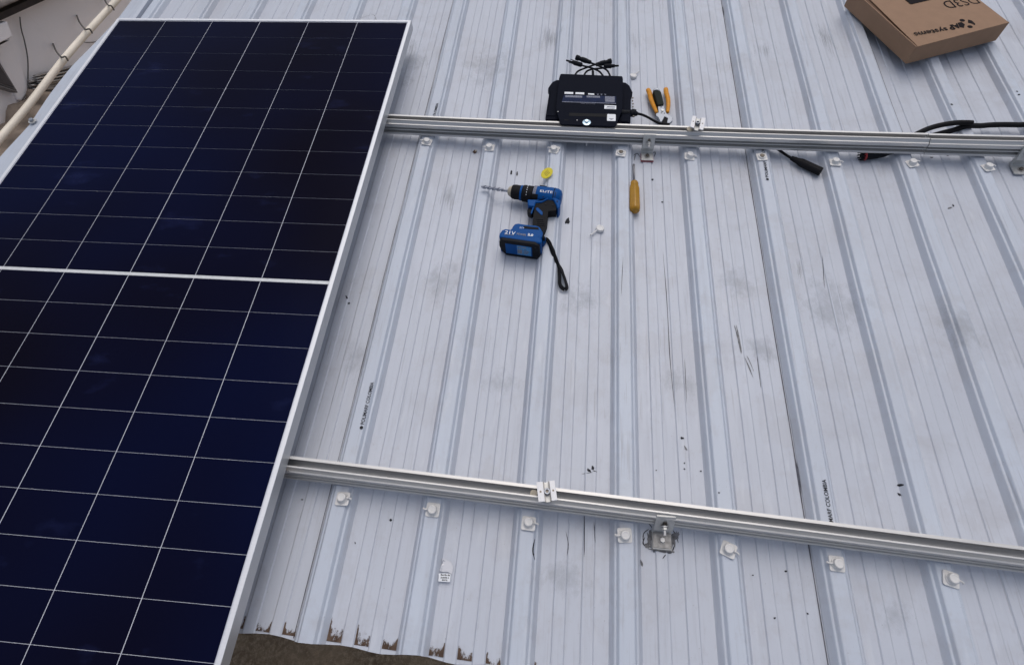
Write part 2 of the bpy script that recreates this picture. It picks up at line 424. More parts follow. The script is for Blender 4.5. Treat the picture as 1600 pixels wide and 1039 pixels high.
# stamped lettering on the ribs
def rib_text(px0, px1, s, dot=True):
    a = at(*px0, CZ); b = at(*px1, CZ); L = (b-a).length
    i = round((a.x-X0)/PI_); par = SH[which(a.x)]
    f = lambda x, y: rz(x, y, .0012)
    d = (b-a).normalized(); nrm = Vector((-d.y, d.x, 0))
    t = text(s, a-nrm*.0042, d, .0122, M['ink'], None, 'stamped_lettering', fn=None, bold=.00012)
    xs = [v.co.dot(d) for v in t.data.vertices]; w = max(xs)-min(xs); m0 = min(xs)
    st = L/w
    for v in t.data.vertices:
        q = v.co.dot(d); v.co += d*((q-m0)*(st-1)); v.co.z = f(v.co.x, v.co.y)
    t.parent = par
    if dot:
        c = a-d*.0075; bm = bmesh.new(); vs = []
        bmesh.ops.create_circle(bm, cap_ends=True, radius=.0042, segments=18)
        for v in bm.verts: v.co = Vector((c.x+v.co.x, c.y+v.co.y, f(c.x, c.y)))
        obj('stamped_dot', bm, M['ink'], par)
rib_text((566.5, 664), (582, 598), 'POLIMARF COLOMBIA')
rib_text((1301, 835), (1286, 750), 'POLIMARF COLOMBIA', False)
rib_text((1198, 279), (1189.5, 226), 'POLIMARF COLOMBIA')
rib_text((671, 211), (683.5, 163), 'POLIMARF COLOMBIA')
# mud at the eave, in the low bands
def mud(x0, x1, L, amt, side, par):
    bm = bmesh.new(); nx, ny = 16, 14; g = []; lay = bm.verts.layers.float.new('wear')
    for j in range(ny+1):
        row = []
        for i in range(nx+1):
            q = i/nx; x = x0+(x1-x0)*q
            v = bm.verts.new((x, eav(x)+.006+L*j/ny, 0)); v.co.z = rz(v.co.x, v.co.y, .0007)
            h = j/ny; edge = abs(2*q-1); w = .58*(1-h)**1.1 + .62*edge**4*(1-h**2)*(1.25 if (q > .5) == (side > 0) else .5) - .46*h
            if edge > .98: w -= .25
            if j == ny: w = -1
            v[lay] = w*amt
            row.append(v)
        g.append(row)
    for j in range(ny):
        for i in range(nx): bm.faces.new((g[j][i], g[j][i+1], g[j+1][i+1], g[j+1][i]))
    obj('mud_stain', bm, M['mud'], par)
for i in range(-2, 4):
    for k in (0, 2, 4):
        xa = X0+i*PI_+.034+k*BW-.0005; xb = xa+BW+.001
        if xb > .78 or xa < -.3: continue
        f = 1-max(0, xa-.35)*1.3
        mud(xa, xb, random.uniform(.045, .095)*f, random.uniform(.75, 1.15)*f, random.choice((-1, 1, 1)), SH[which(xa)])
def dust_mat(name, col, strength, sx, sy, sc, lo, hi):
    m = mat(name, col, .7); n = m.node_tree; b = n.nodes['Principled BSDF']
    tc = N(n, 'ShaderNodeTexCoord'); v = tc.outputs['Object']
    at_ = n.nodes.new('ShaderNodeAttribute'); at_.attribute_name = 'wear'
    a = noise_tex(n, v, sc, sx, sy, 1, detail=9, rough=.75)
    ad = N(n, 'ShaderNodeMath', operation='MULTIPLY_ADD'); n.links.new(a, ad.inputs[0]); ad.inputs[1].default_value = 1.3; n.links.new(at_.outputs['Fac'], ad.inputs[2])
    mr = N(n, 'ShaderNodeMapRange'); n.links.new(ad.outputs[0], mr.inputs[0]); mr.inputs[1].default_value = lo; mr.inputs[2].default_value = hi; mr.inputs[4].default_value = strength
    n.links.new(mr.outputs[0], b.inputs['Alpha']); return m
M['dust'] = dust_mat('boot_dust', (.30, .30, .32), .19, 1, .6, 26, .92, 1.22)
M['scuff'] = dust_mat('scuffed_streaks', (.20, .20, .22), .40, 5, 0.22, 34, 1.06, 1.30)
def patch_dust(u, v, du_, dv, mk, amt=1.0, name='dust_patch'):
    c = at(u, v, VZ); e1 = at(u+du_, v, VZ); e2 = at(u, v-dv, VZ); rx, ry = (e1-c).length, (e2-c).length
    bm = bmesh.new(); lay = bm.verts.layers.float.new('wear'); g = []; nn_ = 44
    for j in range(nn_+1):
        row = []
        for i in range(nn_+1):
            a, b_ = 2*i/nn_-1, 2*j/nn_-1; x, y = c.x+a*rx, c.y+b_*ry
            q = bm.verts.new((x, y, rz(x, y, .0009))); r = math.sqrt(a*a+b_*b_); q[lay] = (.62*(1-r)*amt if r < 1 else -1.5*(r-1)); row.append(q)
        g.append(row)
    for j in range(nn_):
        for i in range(nn_): bm.faces.new((g[j][i], g[j][i+1], g[j+1][i+1], g[j+1][i]))
    obj(name, bm, M[mk], SH[which(c.x)])
for q in [(1150, 440, 60, 50), (1190, 545, 44, 34), (1065, 600, 60, 42), (905, 470, 60, 50), (690, 440, 70, 60), (1300, 480, 90, 80), (780, 600, 70, 50),
          (640, 100, 50, 60), (1500, 520, 70, 60), (760, 110, 70, 60), (560, 560, 40, 60), (880, 900, 80, 50), (1400, 960, 70, 60)]:
    patch_dust(*q, 'dust', random.uniform(.75, 1.05))
for q in [(1195, 80, 70, 50), (1110, 60, 40, 60), (640, 80, 44, 60), (860, 60, 60, 50), (990, 60, 44, 60), (1290, 60, 40, 60), (900, 440, 30, 40), (1170, 250, 60, 60), (700, 310, 50, 70), (1250, 420, 20, 70), (960, 560, 60, 80)]:
    patch_dust(*q, 'scuff', random.uniform(.6, .95), 'scuffs')
# grime in the laps between the sheets
def seam(x, y0, y1, w, k):
    bm = bmesh.new(); pr = None; n_ = int((y1-y0)/.02)
    for j in range(n_+1):
        y = y0+(y1-y0)*j/n_; ww = w*(.7+.5*noise.noise(Vector((x*7, y*9, 3)))); c = [bm.verts.new((q, y, rz(q, y, .0006))) for q in (x-ww/2, x+ww/2)]
        if pr: bm.faces.new((pr[0], pr[1], c[1], c[0]))
        pr = c
    obj('lap_grime', bm, M['seam'], SH[k])
M['seam'] = mat('lap_dirt', (.10, .10, .12), .8, nz=.4, nscale=60)
seam(X0+5*PI_-.0375, eav(1.2)+.004, 2.6, .0034, 1)
seam(X0-.0372, EAVE+.002, 2.6, .0022, 0)
seam(X0+7*PI_+.0375, .70, 2.6, .0026, 2)
# scratches, scuffs and paint specks
for p, w in [([(1147, 508), (1152, 525), (1158, 553)], .004), ([(1150, 508), (1155, 530), (1159, 552)], .003), ([(1164, 558), (1170, 572), (1177, 590)], .003),
             ([(1183, 556), (1186, 580), (1189, 606)], .0018), ([(1167, 555), (1172, 565), (1178, 580)], .002)]:
    stroke(p, w, 'sealant')
for p, w in [([(1036, 392), (1042, 470), (1047, 560), (1054, 635)], .0016), ([(1070, 560), (1073, 630)], .0012), ([(884, 830), (888, 850), (886, 868)], .0014), ([(913, 800), (913, 870)], .0018), ([(928, 815), (930, 848)], .0016),
             ([(836, 844), (833, 862), (836, 876)], .003), ([(909, 740), (926, 738)], .0012), ([(925, 735), (933, 737)], .0015), ([(972, 410), (969, 470)], .0012), ([(1285, 400), (1289, 450)], .0016), ([(560, 30), (585, 25), (590, 60)], .001)]:
    stroke(p, w)
for q in [(920, 735, 3.5, 2, 50), (926, 731, 3, 2, 60), (1066, 685, 3, 2, 0), (1071, 701, 4, 1.5, 60), (1003, 880, 5, 1.8, 75), (1406, 758, 3, 2.2, 20), (1406, 772, 3.2, 1.8, 30), (1228, 892, 2.2, 1.6, 0),
          (740, 237, 1.5, 1, 0), (1025, 735, 1.2, 1, 0), (1069, 724, 1.3, 1, 0), (1069, 733, 1.5, 1, 0), (1095, 736, 1.4, 1, 0), (1119, 774, 1.4, 1.1, 0), (472, 780, 2, 1, 0), (542, 465, 3, 1.5, 60), (545, 474, 2, 1.5, 0),
          (799, 270, 3.5, 1.4, 100), (808, 271, 3.3, 1.2, 100), (1484, 325, 4, 1.8, -20), (1490, 321, 2.5, 1, 60), (1480, 244, 2, 1, 0), (1456, 246, 2.5, .8, 0), (1210, 965, 2, 1.4, 0), (1262, 958, 2, 1.2, 30), (1177, 898, 1.4, 1, 0), (555, 848, 2, 1, 80), (1480, 173, 2.2, 1, 20), (1581, 153, 1.6, 1, 0), (1584, 158, 2, 1.2, 0), (610, 812, 2.2, 2, 0),
          (1019, 281, 1.5, 1, 0), (1035, 315, 1.5, 1.2, 0), (1020, 280, 1.4, 1, 0), (887, 345, 3, 5, 20)]:
    rblob(*q[:5], m='ink' if q[2] < 3.6 else 'sealant', name='dirt_speck')

# ------------------------------------------------------------------ side flashing with its screw
EDGE = [(-.9, -1.335), (.0, -1.33), (.503, -1.323), (.651, -1.303), (.80, -1.312), (.967, -1.31), (1.121, -1.288), (1.273, -1.268), (1.408, -1.267), (3.0, -1.262)]
fl = thing('edge_flashing', 'white strip of flashing along the left roof edge beside the solar panel', 'flashing', (-1.3, 0, -.1))
bm = bmesh.new(); rows = []
for j in range(80):
    y = -.80+j*.0415
    xe = np.interp(y, [a for a, b in EDGE], [b for a, b in EDGE]); z = -.1+.0012*math.sin(y*9)
    pr = [(xe-.001, z-.085), (xe, z-.004), (xe+.004, z), (-1.195, z+.009), (-1.181, z+.006), (-1.180, z-.015)]
    rows.append([bm.verts.new((a, y, b)) for a, b in pr])
for a, b in zip(rows, rows[1:]):
    for k in range(5): bm.faces.new((a[k], a[k+1], b[k+1], b[k]))
o = obj('sheet', bm, M['roof'], fl)
s = o.modifiers.new('solid', 'SOLIDIFY'); s.thickness = .0012
fs = thing('flashing_screw', 'grey hex screw with washer in the white edge flashing beside the panel', 'screw', at(51, 190, -.093))
c = at(51, 190, -.093)
bm = bmesh.new(); cyl(bm, c, .013, .003); obj('washer', bm, M['bracket'], fs, bevel=.0008)
bm = bmesh.new(); cyl(bm, c+Vector((0, 0, .003)), .0075, .008, 6); obj('hex_head', bm, M['jaw'], fs, bevel=.001)

# ------------------------------------------------------------------ solar panel
YAW = 0.0057129
PB, PA = .0928, .184; G = .01078
pn = thing('solar_panel', 'large dark blue solar panel with white grid lines in a silver frame', 'solar panel', (0, 0, -.035), rz=YAW)
RZ = Matrix.Rotation(YAW, 3, 'Z')
def PV(x, y, z=0): return RZ @ Vector((x, y, z))
xl, xr, yt, yb = -6*PA, 0.0, 12*PB, -(G+12*PB)
mg = .0035; ox0, ox1, oy0, oy1 = xl-.0125, xr+.0125, yb-.0145, yt+.0145
bm = bmesh.new()
prism(bm, [PV(xl-mg, yb-mg, -.0012), PV(xr+mg, yb-mg, -.0012), PV(xr+mg, yt+mg, -.0012), PV(xl-mg, yt+mg, -.0012)], (0, 0, -.004))
obj('backsheet', bm, M['backsheet'], pn)
bm = bmesh.new()
for half in (0, 1):
    for r in range(12):
        for c in range(6):
            gx = .00095
            x0_ = xl+c*PA+(gx if c else .001); x1_ = xl+(c+1)*PA-(gx if c < 5 else .001)
            if half == 0: y1_ = yt-r*PB-(.0005 if r else 0); y0_ = yt-(r+1)*PB+(.0005 if r < 11 else 0)
            else: y1_ = -G-r*PB-(.0005 if r else 0); y0_ = -G-(r+1)*PB+(.0005 if r < 11 else 0)
            if c in (3,): x0_ += .0003
            vs = [bm.verts.new(PV(*q, -.0006)) for q in ((x0_, y0_), (x1_, y0_), (x1_, y1_), (x0_, y1_))]
            bm.faces.new(vs)
obj('cells', bm, M['cell'], pn)
bm = bmesh.new(); prism(bm, [PV(xl-mg, -G+.0008, -.0003), PV(xr+mg, -G+.0008, -.0003), PV(xr+mg, -.0008, -.0003), PV(xl-mg, -.0008, -.0003)], (0, 0, -.0008))
obj('centre_strip', bm, M['centrestrip'], pn)
bm = bmesh.new()
lip = .0105
for a in [((ox0, oy0), (ox1, oy0), (ox1-lip, oy0+lip), (ox0+lip, oy0+lip)), ((ox1, oy0), (ox1, oy1), (ox1-lip, oy1-lip), (ox1-lip, oy0+lip)),
          ((ox1, oy1), (ox0, oy1), (ox0+lip, oy1-lip), (ox1-lip, oy1-lip)), ((ox0, oy1), (ox0, oy0), (ox0+lip, oy0+lip), (ox0+lip, oy1-lip))]:
    prism(bm, [PV(x, y, .001) for x, y in a], (0, 0, -.0018))
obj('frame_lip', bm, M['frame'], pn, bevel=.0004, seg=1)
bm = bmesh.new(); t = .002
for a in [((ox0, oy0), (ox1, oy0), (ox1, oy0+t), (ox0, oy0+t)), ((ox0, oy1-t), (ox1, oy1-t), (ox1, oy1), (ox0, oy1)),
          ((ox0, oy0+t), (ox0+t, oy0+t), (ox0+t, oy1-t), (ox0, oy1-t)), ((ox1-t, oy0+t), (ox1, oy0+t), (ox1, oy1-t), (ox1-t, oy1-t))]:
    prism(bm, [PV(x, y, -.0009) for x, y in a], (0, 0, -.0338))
obj('frame_side', bm, M['frameshade'], pn)

# ------------------------------------------------------------------ rails
RP = [(0, 0), (-.0065, 0), (-.0065, -.0022), (-.0022, -.0022), (-.0022, -.0320), (-.0212, -.0320), (-.0212, -.003), (-.0208, -.001), (-.0215, 0), (-.0245, 0), (-.0250, -.004), (-.0300, -.0098), (-.0333, -.0104),
      (-.0338, -.0115), (-.0343, -.0222), (-.0240, -.0230), (-.0240, -.0278), (-.0362, -.0284), (-.0372, -.0296), (-.0364, -.0312), (-.0250, -.0318), (-.0250, -.0400), (-.0388, -.0408), (-.0400, -.0420), (-.0400, -.0475), (-.0388, -.0480), (0, -.0480)]
def fitcurve(pts):
    q = [at(u, v, -.035) for u, v in pts]
    return np.polyfit([p.x for p in q], [p.y for p in q], 2)
CU = fitcurve([(605.8, 177.8), (740, 184.5), (875, 190.9), (963.5, 194.5), (1200, 200.6), (1450, 205.6), (1600, 213.5)])
CL = fitcurve([(450, 712), (740, 745), (940, 770), (1140, 796.5), (1340, 821), (1600, 853)])
def rail(cf, x0, x1, label, dy=0, dz=0):
    t = bmesh.new(); n = 30; rings = []
    for i in range(n+1):
        x = x0+(x1-x0)*i/n; xc = max(-.2, min(2.2, x)); y = np.polyval(cf, xc)+np.polyval(np.polyder(cf), xc)*(x-xc)+dy
        rings.append([t.verts.new((x, y+a, -.0352+b+dz)) for a, b in RP])
    k = len(RP)
    for a, b in zip(rings, rings[1:]):
        for i in range(k): t.faces.new((a[i], a[(i+1) % k], b[(i+1) % k], b[i]))
    t.faces.new(rings[0]); t.faces.new(list(reversed(rings[-1])))
    o = obj('mounting_rail', t, M['rail']); return tag(o, label, 'rail', 'aluminium mounting rails')
XJ = at(1449, 204, -.035).x
def ury(x): return float(np.polyval(CU, x))
def lry(x): return float(np.polyval(CL, x))
rail(CU, -1.118, XJ-.0012, 'long upper aluminium rail running from under the panel and carrying the black inverter')
rail(CU, XJ+.0012, 3.1, 'aluminium rail continuing to the right of the joint, crossed by thick black cables', dy=-.0008, dz=-.0006)
rail(CL, -1.118, 3.1, 'lower aluminium rail running the width of the photo near the row of lower screw caps')

# ------------------------------------------------------------------ roofing screws with caps
def cap_closed():
    t = thing('screw_cap', 'x', 'screw cap', (0, 0, 0))
    bm = bmesh.new(); pts = []
    for k in range(4):
        cx, cy = [(.0115, .0105), (-.0115, .0105), (-.0115, -.0115), (.0115, -.0115)][k]
        for j in range(4):
            a = math.pi/2*k+math.pi/6*j; pts.append(Vector((cx+.004*math.cos(a), cy+.004*math.sin(a), 0)))
    prism(bm, pts, (0, 0, .0035)); obj('base_washer', bm, M['cap'], t, bevel=.001)
    bm = bmesh.new(); lathe(bm, (0, 0, .003), (0, 0, 1), [(0, .0125), (.0025, .0122), (.003, .0105), (.0095, .0102), (.0115, .0088), (.0118, .006), (.011, .0055), (.011, .001)], 24)
    obj('cap', bm, M['cap'], t, smooth=False, bevel=.0005)
    bm = bmesh.new(); tube(bm, smooth_path([(.010, 0, .007), (.016, .0005, .0075), (.0215, -.001, .005)], 4), [.0022]*8+[.0026], 8); obj('strap', bm, M['cap'], t, smooth=True)
    return t
def cap_open():
    t = thing('roof_screw', 'x', 'screw', (0, 0, 0))
    bm = bmesh.new(); pts = []
    for k in range(4):
        cx, cy = [(.0115, .0105), (-.0115, .0105), (-.0115, -.0115), (.0115, -.0115)][k]
        for j in range(4):
            a = math.pi/2*k+math.pi/6*j; pts.append(Vector((cx+.004*math.cos(a), cy+.004*math.sin(a), 0)))
    prism(bm, pts, (0, 0, .0035)); obj('base_washer', bm, M['cap'], t, bevel=.001)
    bm = bmesh.new(); lathe(bm, (0, 0, .003), (0, 0, 1), [(0, .0115), (.005, .0105), (.005, .0078), (.002, .0076)], 24); obj('collar', bm, M['cap'], t)
    bm = bmesh.new(); cyl(bm, (0, 0, .004), .0062, .006, 6); obj('hex_head', bm, M['darksteel'], t, bevel=.0008)
    return t
UP = [(667, 223, 2.9), (765, 230, 2.95), (866, 233, 3.0), (970, 239, 0), (1077, 244, -.1), (1190, 246, 0), (1305, 254, -.25), (1427, 256, .15), (1548, 262, .1)]
LO = [(536, 779, -.1), (676, 796, 3.1), (826, 817, -.1), (976, 836, 3.1), (1139, 858, -.3), (1307, 881, 3.1), (1486, 904, -.2)]
G1, G2 = 'screw caps below the upper rail', 'screw caps below the lower rail'
ordn = ['first', 'second', 'third', 'fourth', 'fifth', 'sixth', 'seventh', 'eighth', 'ninth']
cl_, op_ = cap_closed(), cap_open(); usedc = [False, False]
def put(kind, u, v, a, label, grp, cat):
    src = op_ if kind else cl_
    if usedc[kind]: o = copy_tree(src)
    else: o = src; usedc[kind] = True
    i = round((at(u, v, CZ).x-X0)/PI_); p = at(u, v, CZ+.004)
    x = .5*p.x+.5*(X0+i*PI_) if abs(p.x-(X0+i*PI_)) < .02 else p.x
    x = p.x if abs(p.x-(X0+i*PI_)) < .009 else X0+i*PI_+math.copysign(.009, p.x-(X0+i*PI_))
    o.location = (x, p.y, rz(X0+i*PI_, p.y)+.0003); o.rotation_euler = (R_(random.uniform(-6, 3)), R_(random.uniform(-7, 7)), a+R_(random.uniform(-10, 10)))
    tag(o, label, cat, grp); return o
near_u = ['nearest the panel edge', 'left of the drill', 'above the yellow tag', 'x', 'right of the upper bracket', 'x', 'right of the loose cable connector', 'below the rail joint', 'rightmost, beside the edge bracket']
for j, (u, v, a) in enumerate(UP):
    if j in (3, 5):
        put(1, u, v, 0, ['rusty hex screw without its cap on the rib left of the upper bracket', 'rusty hex screw without its cap on the rib stamped with lettering'][j == 5], 'uncapped screws', 'screw')
    else: put(0, u, v, a, 'white plastic screw cap under the upper rail, '+near_u[j], G1, 'screw cap')
for j, (u, v, a) in enumerate(LO):
    put(0, u, v, a, ['white plastic screw cap under the lower rail, nearest the panel edge', 'white plastic screw cap under the lower rail above the small white sticker', 'white plastic screw cap under the lower rail, below the mid clamp', 'white plastic screw cap just left of the lower steel bracket', 'white plastic screw cap first to the right of the lower steel bracket', 'white plastic screw cap beside the dark sheet seam under the lower rail', 'white plastic screw cap at the far right under the lower rail'][j], G2, 'screw cap')
# extra strap end on the first lower cap: a loose white plug
def loose_cap(u, v, tail, label, z=None):
    c = at(u, v, VZ); zz = rz(c.x, c.y, .001) if z is None else z
    c = at(u, v, zz); t = thing('screw_cap', label, 'screw cap', c, 'loose screw caps')
    bm = bmesh.new(); lathe(bm, c, c+Vector((.1, .05, 1)), [(0, .0125), (.006, .0125), (.009, .011), (.0095, .0075), (.0085, .007)], 22); obj('cap', bm, M['cap'], t, bevel=.0005)
    e = at(*tail, zz+.006); mid = (c+e)/2+Vector((0, 0, .004))
    bm = bmesh.new(); tube(bm, smooth_path([c+(e-c).normalized()*.009+Vector((0, 0, .005)), mid, e], 4), .0021, 8); obj('strap', bm, M['cap'], t, smooth=True)
loose_cap(937, 359, (922, 368), 'loose white screw cap lying in the valley right of the drill')
loose_cap(989, 121, (999, 112), 'loose white screw cap lying beside the black inverter')
loose_cap(1003, -3, (1014, -8), 'loose white screw cap cut off by the top edge of the photo')

# ------------------------------------------------------------------ L brackets
def bracket(px, py, label, prof3, w=.037, dirty=False, gasket=True):
    """px = centre x, py = y of the rail front face"""
    zf = rz(px, py-.02)+.004
    t = thing('rail_bracket', label, 'bracket', (px, py, zf), 'steel L brackets holding the rails')
    pm = M['bracket']
    th = .0045; top = -.0405; bm = bmesh.new(); zk = -.088
    yt_b, yb_b, yf = prof3
    def yfn(z): return yt_b+(yb_b-yt_b)*(z-top)/(zk-top)
    y0 = yfn(-.071)
    sec = [(yt_b+th, top), (yt_b, top), (yb_b, zk), (yb_b+.0045, zk-.0035), (yb_b+.0045, zf+th+.002), (yb_b+.003, zf+th), (yf, zf+th), (yf, zf), (yb_b+.006+th, zf), (yb_b+.0085+th, zf+.003), (yb_b+.0075+th, zk-.002)]
    prism(bm, [Vector((px-w/2, a, b)) for a, b in sec], (w, 0, 0))
    obj('angle_plate', bm, pm, t, bevel=.0008)
    if dirty:
        bm = bmesh.new(); box(bm, (px, (yf+yb_b)/2+.001, zf+th+.0012), (w*.96, yb_b-yf-.002, .002)); obj('sealant_smear', bm, M['dullsteel'], t, bevel=.0008)
    # vertical slot with bolt
    bm = bmesh.new(); pts = []
    for k in range(16):
        a = 2*math.pi*k/16; pts.append(Vector((px+.0045*math.cos(a), yfn(-.058 if math.sin(a) > 0 else -.074)-.0004, (-.058 if math.sin(a) > 0 else -.074)+.0045*math.sin(a))))
    prism(bm, pts, (0, -.0004, 0)); obj('slot', bm, M['darksteel'], t)
    bm = bmesh.new(); cyl(bm, (px, y0-.0006, -.068), .0085, .002, 20, (0, -1, 0)); obj('washer', bm, M['steel'], t)
    bm = bmesh.new(); cyl(bm, (px, y0-.0028, -.068), .0066, .006, 6, (0, -1, 0)); obj('nut', bm, M['bracket'], t, bevel=.0006)
    bm = bmesh.new(); cyl(bm, (px, y0-.009, -.068), .0034, .010, 12, (0, -1, 0)); obj('bolt_end', bm, M['steel'], t)
    cf = Vector((px, (yf+yb_b)/2+.001, zf+th+(.0022 if dirty else 0)))
    bm = bmesh.new(); cyl(bm, cf, .0088, .0016); obj('washer', bm, M['dullsteel'], t)
    bm = bmesh.new(); cyl(bm, cf+Vector((0, 0, .0016)), .0058, .005, 6); obj('hex_head', bm, M['steel'] if dirty else M['darksteel'], t, bevel=.0007)
    if gasket:
        bm = bmesh.new(); box(bm, (px, (yf+yb_b)/2, zf-.0014), (w+.002, yb_b-yf+.003, .0024)); obj('gasket', bm, M['red'] if not dirty else M['dullsteel'], t)
    return t
bx1 = at(1011, 250, VZ+.006).x; bx2 = at(1034, 855, VZ+.006).x
bracket(bx1, ury(bx1), 'steel L bracket with a thin red gasket holding the upper rail beside the screwdriver', (.6190, .6070, .5760))
bracket(bx2, lry(bx2), 'steel L bracket smeared with grey sealant holding the lower rail', (-.5125, -.5315, -.5655), dirty=True, w=.040)
bx3 = at(1595, 272, VZ+.006).x+.004
bracket(bx3, ury(bx3)-.001, 'steel L bracket cut by the right edge of the photo', (.6150, .6030, .5700), gasket=False, w=.045)
# sealant smeared on the sheet around the lower bracket
for u, v, ru, rv, a in [(1015, 842, 4, 13, 0), (1052, 842, 4, 15, 5), (1034, 860, 18, 2.5, 5), (1012, 852, 5, 4, 30), (1057, 836, 4, 6, 10), (1049, 861, 4, 3, 0)]:
    rblob(u, v, ru, rv, a, 'sealant', 'sealant_smear', jag=.45, n=18, e=.0009)
for pts in [[(1014, 826), (1006, 833), (1005, 845)], [(1008, 838), (1005, 848), (1012, 856)], [(1050, 826), (1056, 836), (1060, 848)], [(1022, 858), (1022, 863)], [(1055, 848), (1050, 862), (1044, 864)], [(1040, 866), (1035, 873)],
            [(990, 243), (996, 240), (1000, 246)], [(991, 251), (993, 241)], [(1018, 240), (1024, 238), (1022, 246)], [(1013, 816), (1019, 824)]]:
    stroke(pts, .0026, 'ink', 'sealant_string')

# ------------------------------------------------------------------ mid clamps
def clamp(LF, RF, zt, zr, bolt, label, name='mid_clamp'):
    c = at(*bolt, zt); t = thing(name, label, 'clamp', (c.x, c.y, zr), 'loose mid clamps on the rails')
    L = [at(u, v, zt) for u, v in LF]; Rr = [at(u, v, zt) for u, v in RF]
    for q in (L, Rr):
        bm = bmesh.new(); prism(bm, q, (0, 0, -.003)); obj('flange', bm, M['clamp'], t, bevel=.0004)
        m_ = sum(q, Vector())/4
        bm = bmesh.new(); cyl(bm, m_+Vector((0, 0, -.0002)), .0021, .0006, 14); obj('hole', bm, M['darksteel'], t)
    # channel: walls and floor between the flanges. L[1],L[2] = inner edge of left flange, RF[0],RF[3] inner edge of right
    dz = Vector((0, 0, -(zt-zr)+.010)); d0 = Vector((0, 0, -.0031))
    bm = bmesh.new(); a, b_ = L[1], L[2]; c_, d_ = Rr[3], Rr[0]
    w = (c_-b_).normalized()*.0022
    prism(bm, [a+d0, b_+d0, b_+w+d0, a+w+d0], dz-d0); prism(bm, [d_+d0, c_+d0, c_-w+d0, d_-w+d0], dz-d0)
    obj('wall', bm, M['dullsteel'], t)
    bm = bmesh.new(); prism(bm, [a+w+dz+Vector((0, 0, .0035)), b_+w+dz+Vector((0, 0, .0035)), c_-w+dz+Vector((0, 0, .0035)), d_-w+dz+Vector((0, 0, .0035))], (0, 0, -.003)); obj('floor', bm, M['bracket'], t)
    cc = (a+b_+c_+d_)/4; cc.z = zr+.0138
    bm = bmesh.new(); lathe(bm, cc, cc+Vector((0, 0, 1)), [(0, .0068), (.0085, .0068), (.0095, .0060), (.0095, .0036), (.005, .0034), (.005, .0005)], 20); obj('socket_bolt', bm, M['jaw'], t)
    bm = bmesh.new(); cyl(bm, cc+Vector((0, 0, .0051)), .0033, .0006, 6); obj('socket', bm, M['darksteel'], t)
    return t
clamp([(838, 753), (848, 752), (851.5, 783), (841.5, 784)], [(858, 751), (866.5, 750), (871, 781), (862, 782)], -.012, -.035, (854, 768), 'silver mid clamp with socket bolt standing on the lower rail')
clamp([(1082.3, 180.9), (1088, 181.8), (1084.5, 200), (1078.4, 198.2)], [(1096.1, 183.9), (1102.7, 184.8), (1098.8, 203.4), (1092.7, 201.7)], -.014, -.035, (1091, 193), 'silver mid clamp tilted on the upper rail beside the orange handled cutter')
c = at(1077.5, 203, -.0335); bm = bmesh.new(); cyl(bm, c, .009, .003, 20); tag(obj('nylon_washer', bm, M['foam'], bevel=.0006), 'beige washer lying in the slot of the upper rail beside the clamp', 'washer')
c = at(834, 770, -.0335); bm = bmesh.new(); cyl(bm, c-Vector((0, 0, .006)), .008, .003, 20); tag(obj('nylon_washer', bm, M['foam'], bevel=.0006), 'beige washer tucked in the slot of the lower rail at the mid clamp', 'washer')

# ------------------------------------------------------------------ micro-inverter
iv = thing('microinverter', 'black finned microinverter with printed rating label bolted on the upper rail', 'inverter', at(920, 190, -.035))
ZP = -.0275
c3 = lambda x, y: (845+x/8.66, 85+y/8.66)
ext('mounting_plate', [c3(*q) for q in [(262, 275), (280, 265), (1090, 296), (1106, 304), (1112, 335), (1106, 735), (1025, 950), (1005, 974), (985, 978), (285, 948), (262, 935), (212, 760), (206, 735), (246, 330)]], ZP, -.0325, M['blackbody'], iv, bevel=.0014, seg=3)
ext('housing', [c3(*q) for q in [(268, 300), (1100, 325), (1100, 800), (240, 790), (215, 700)]], -.033, -.078, M['blackbody'], iv, bevel=.003)
ext('side_fin', [c3(*q) for q in [(250, 345), (215, 345), (160, 372), (128, 410), (100, 455), (98, 490), (112, 520), (62, 850), (66, 872), (85, 884), (235, 884), (260, 800)]], -.046, -.060, M['blackbody'], iv, bevel=.003, seg=3)
ext('side_fin', [c3(*q) for q in [(1100, 375), (1150, 382), (1200, 420), (1218, 460), (1243, 510), (1240, 545), (1222, 590), (1215, 905), (1200, 925), (1050, 920), (1080, 700)]], -.046, -.060, M['blackbody'], iv, bevel=.003, seg=3)
for q in [[(85, 800), (190, 805), (190, 835), (80, 830)], [(110, 560), (125, 480), (140, 480), (95, 760), (88, 760)]]:
    ext('fin_ridge', [c3(*a) for a in q], -.0435, -.0465, M['blackbody'], iv, bevel=.001)
ext('fin_ridge', [c3(*a) for a in [(1080, 880), (1180, 882), (1180, 905), (1085, 905)]], -.0435, -.0465, M['blackbody'], iv, bevel=.001)
ext('slot', [c3(*a) for a in [(385, 795), (900, 808), (898, 850), (382, 835)]], ZP+.0004, ZP-.001, M['rubber'], iv, bevel=0)
ext('slot', [c3(*a) for a in [(320, 885), (375, 887), (375, 897), (320, 895)]], ZP+.0004, ZP-.001, M['rubber'], iv, bevel=0)
def flat(name, q, m, z=ZP+.0006): return ext(name, [c3(*a) for a in q], z, z-.0008, m, iv, bevel=0)
flat('rating_label', [(315, 550), (1018, 572), (1020, 665), (285, 640)], M['navyprint'])
flat('label_field', [(870, 570), (1000, 574), (1000, 650), (870, 646)], M['grayprint'], ZP+.0009)
flat('label_field', [(620, 560), (800, 566), (800, 590), (620, 586)], M['grayprint'], ZP+.0009)
flat('label_field', [(330, 556), (560, 562), (560, 590), (330, 582)], M['grayprint'], ZP+.0009)
flat('label_line', [(290, 640), (1018, 663), (1018, 672), (285, 648)], M['grayprint'], ZP+.0011)
flat('label_plate', [(322, 510), (440, 514), (438, 540), (320, 536)], M['white'], ZP+.0009)
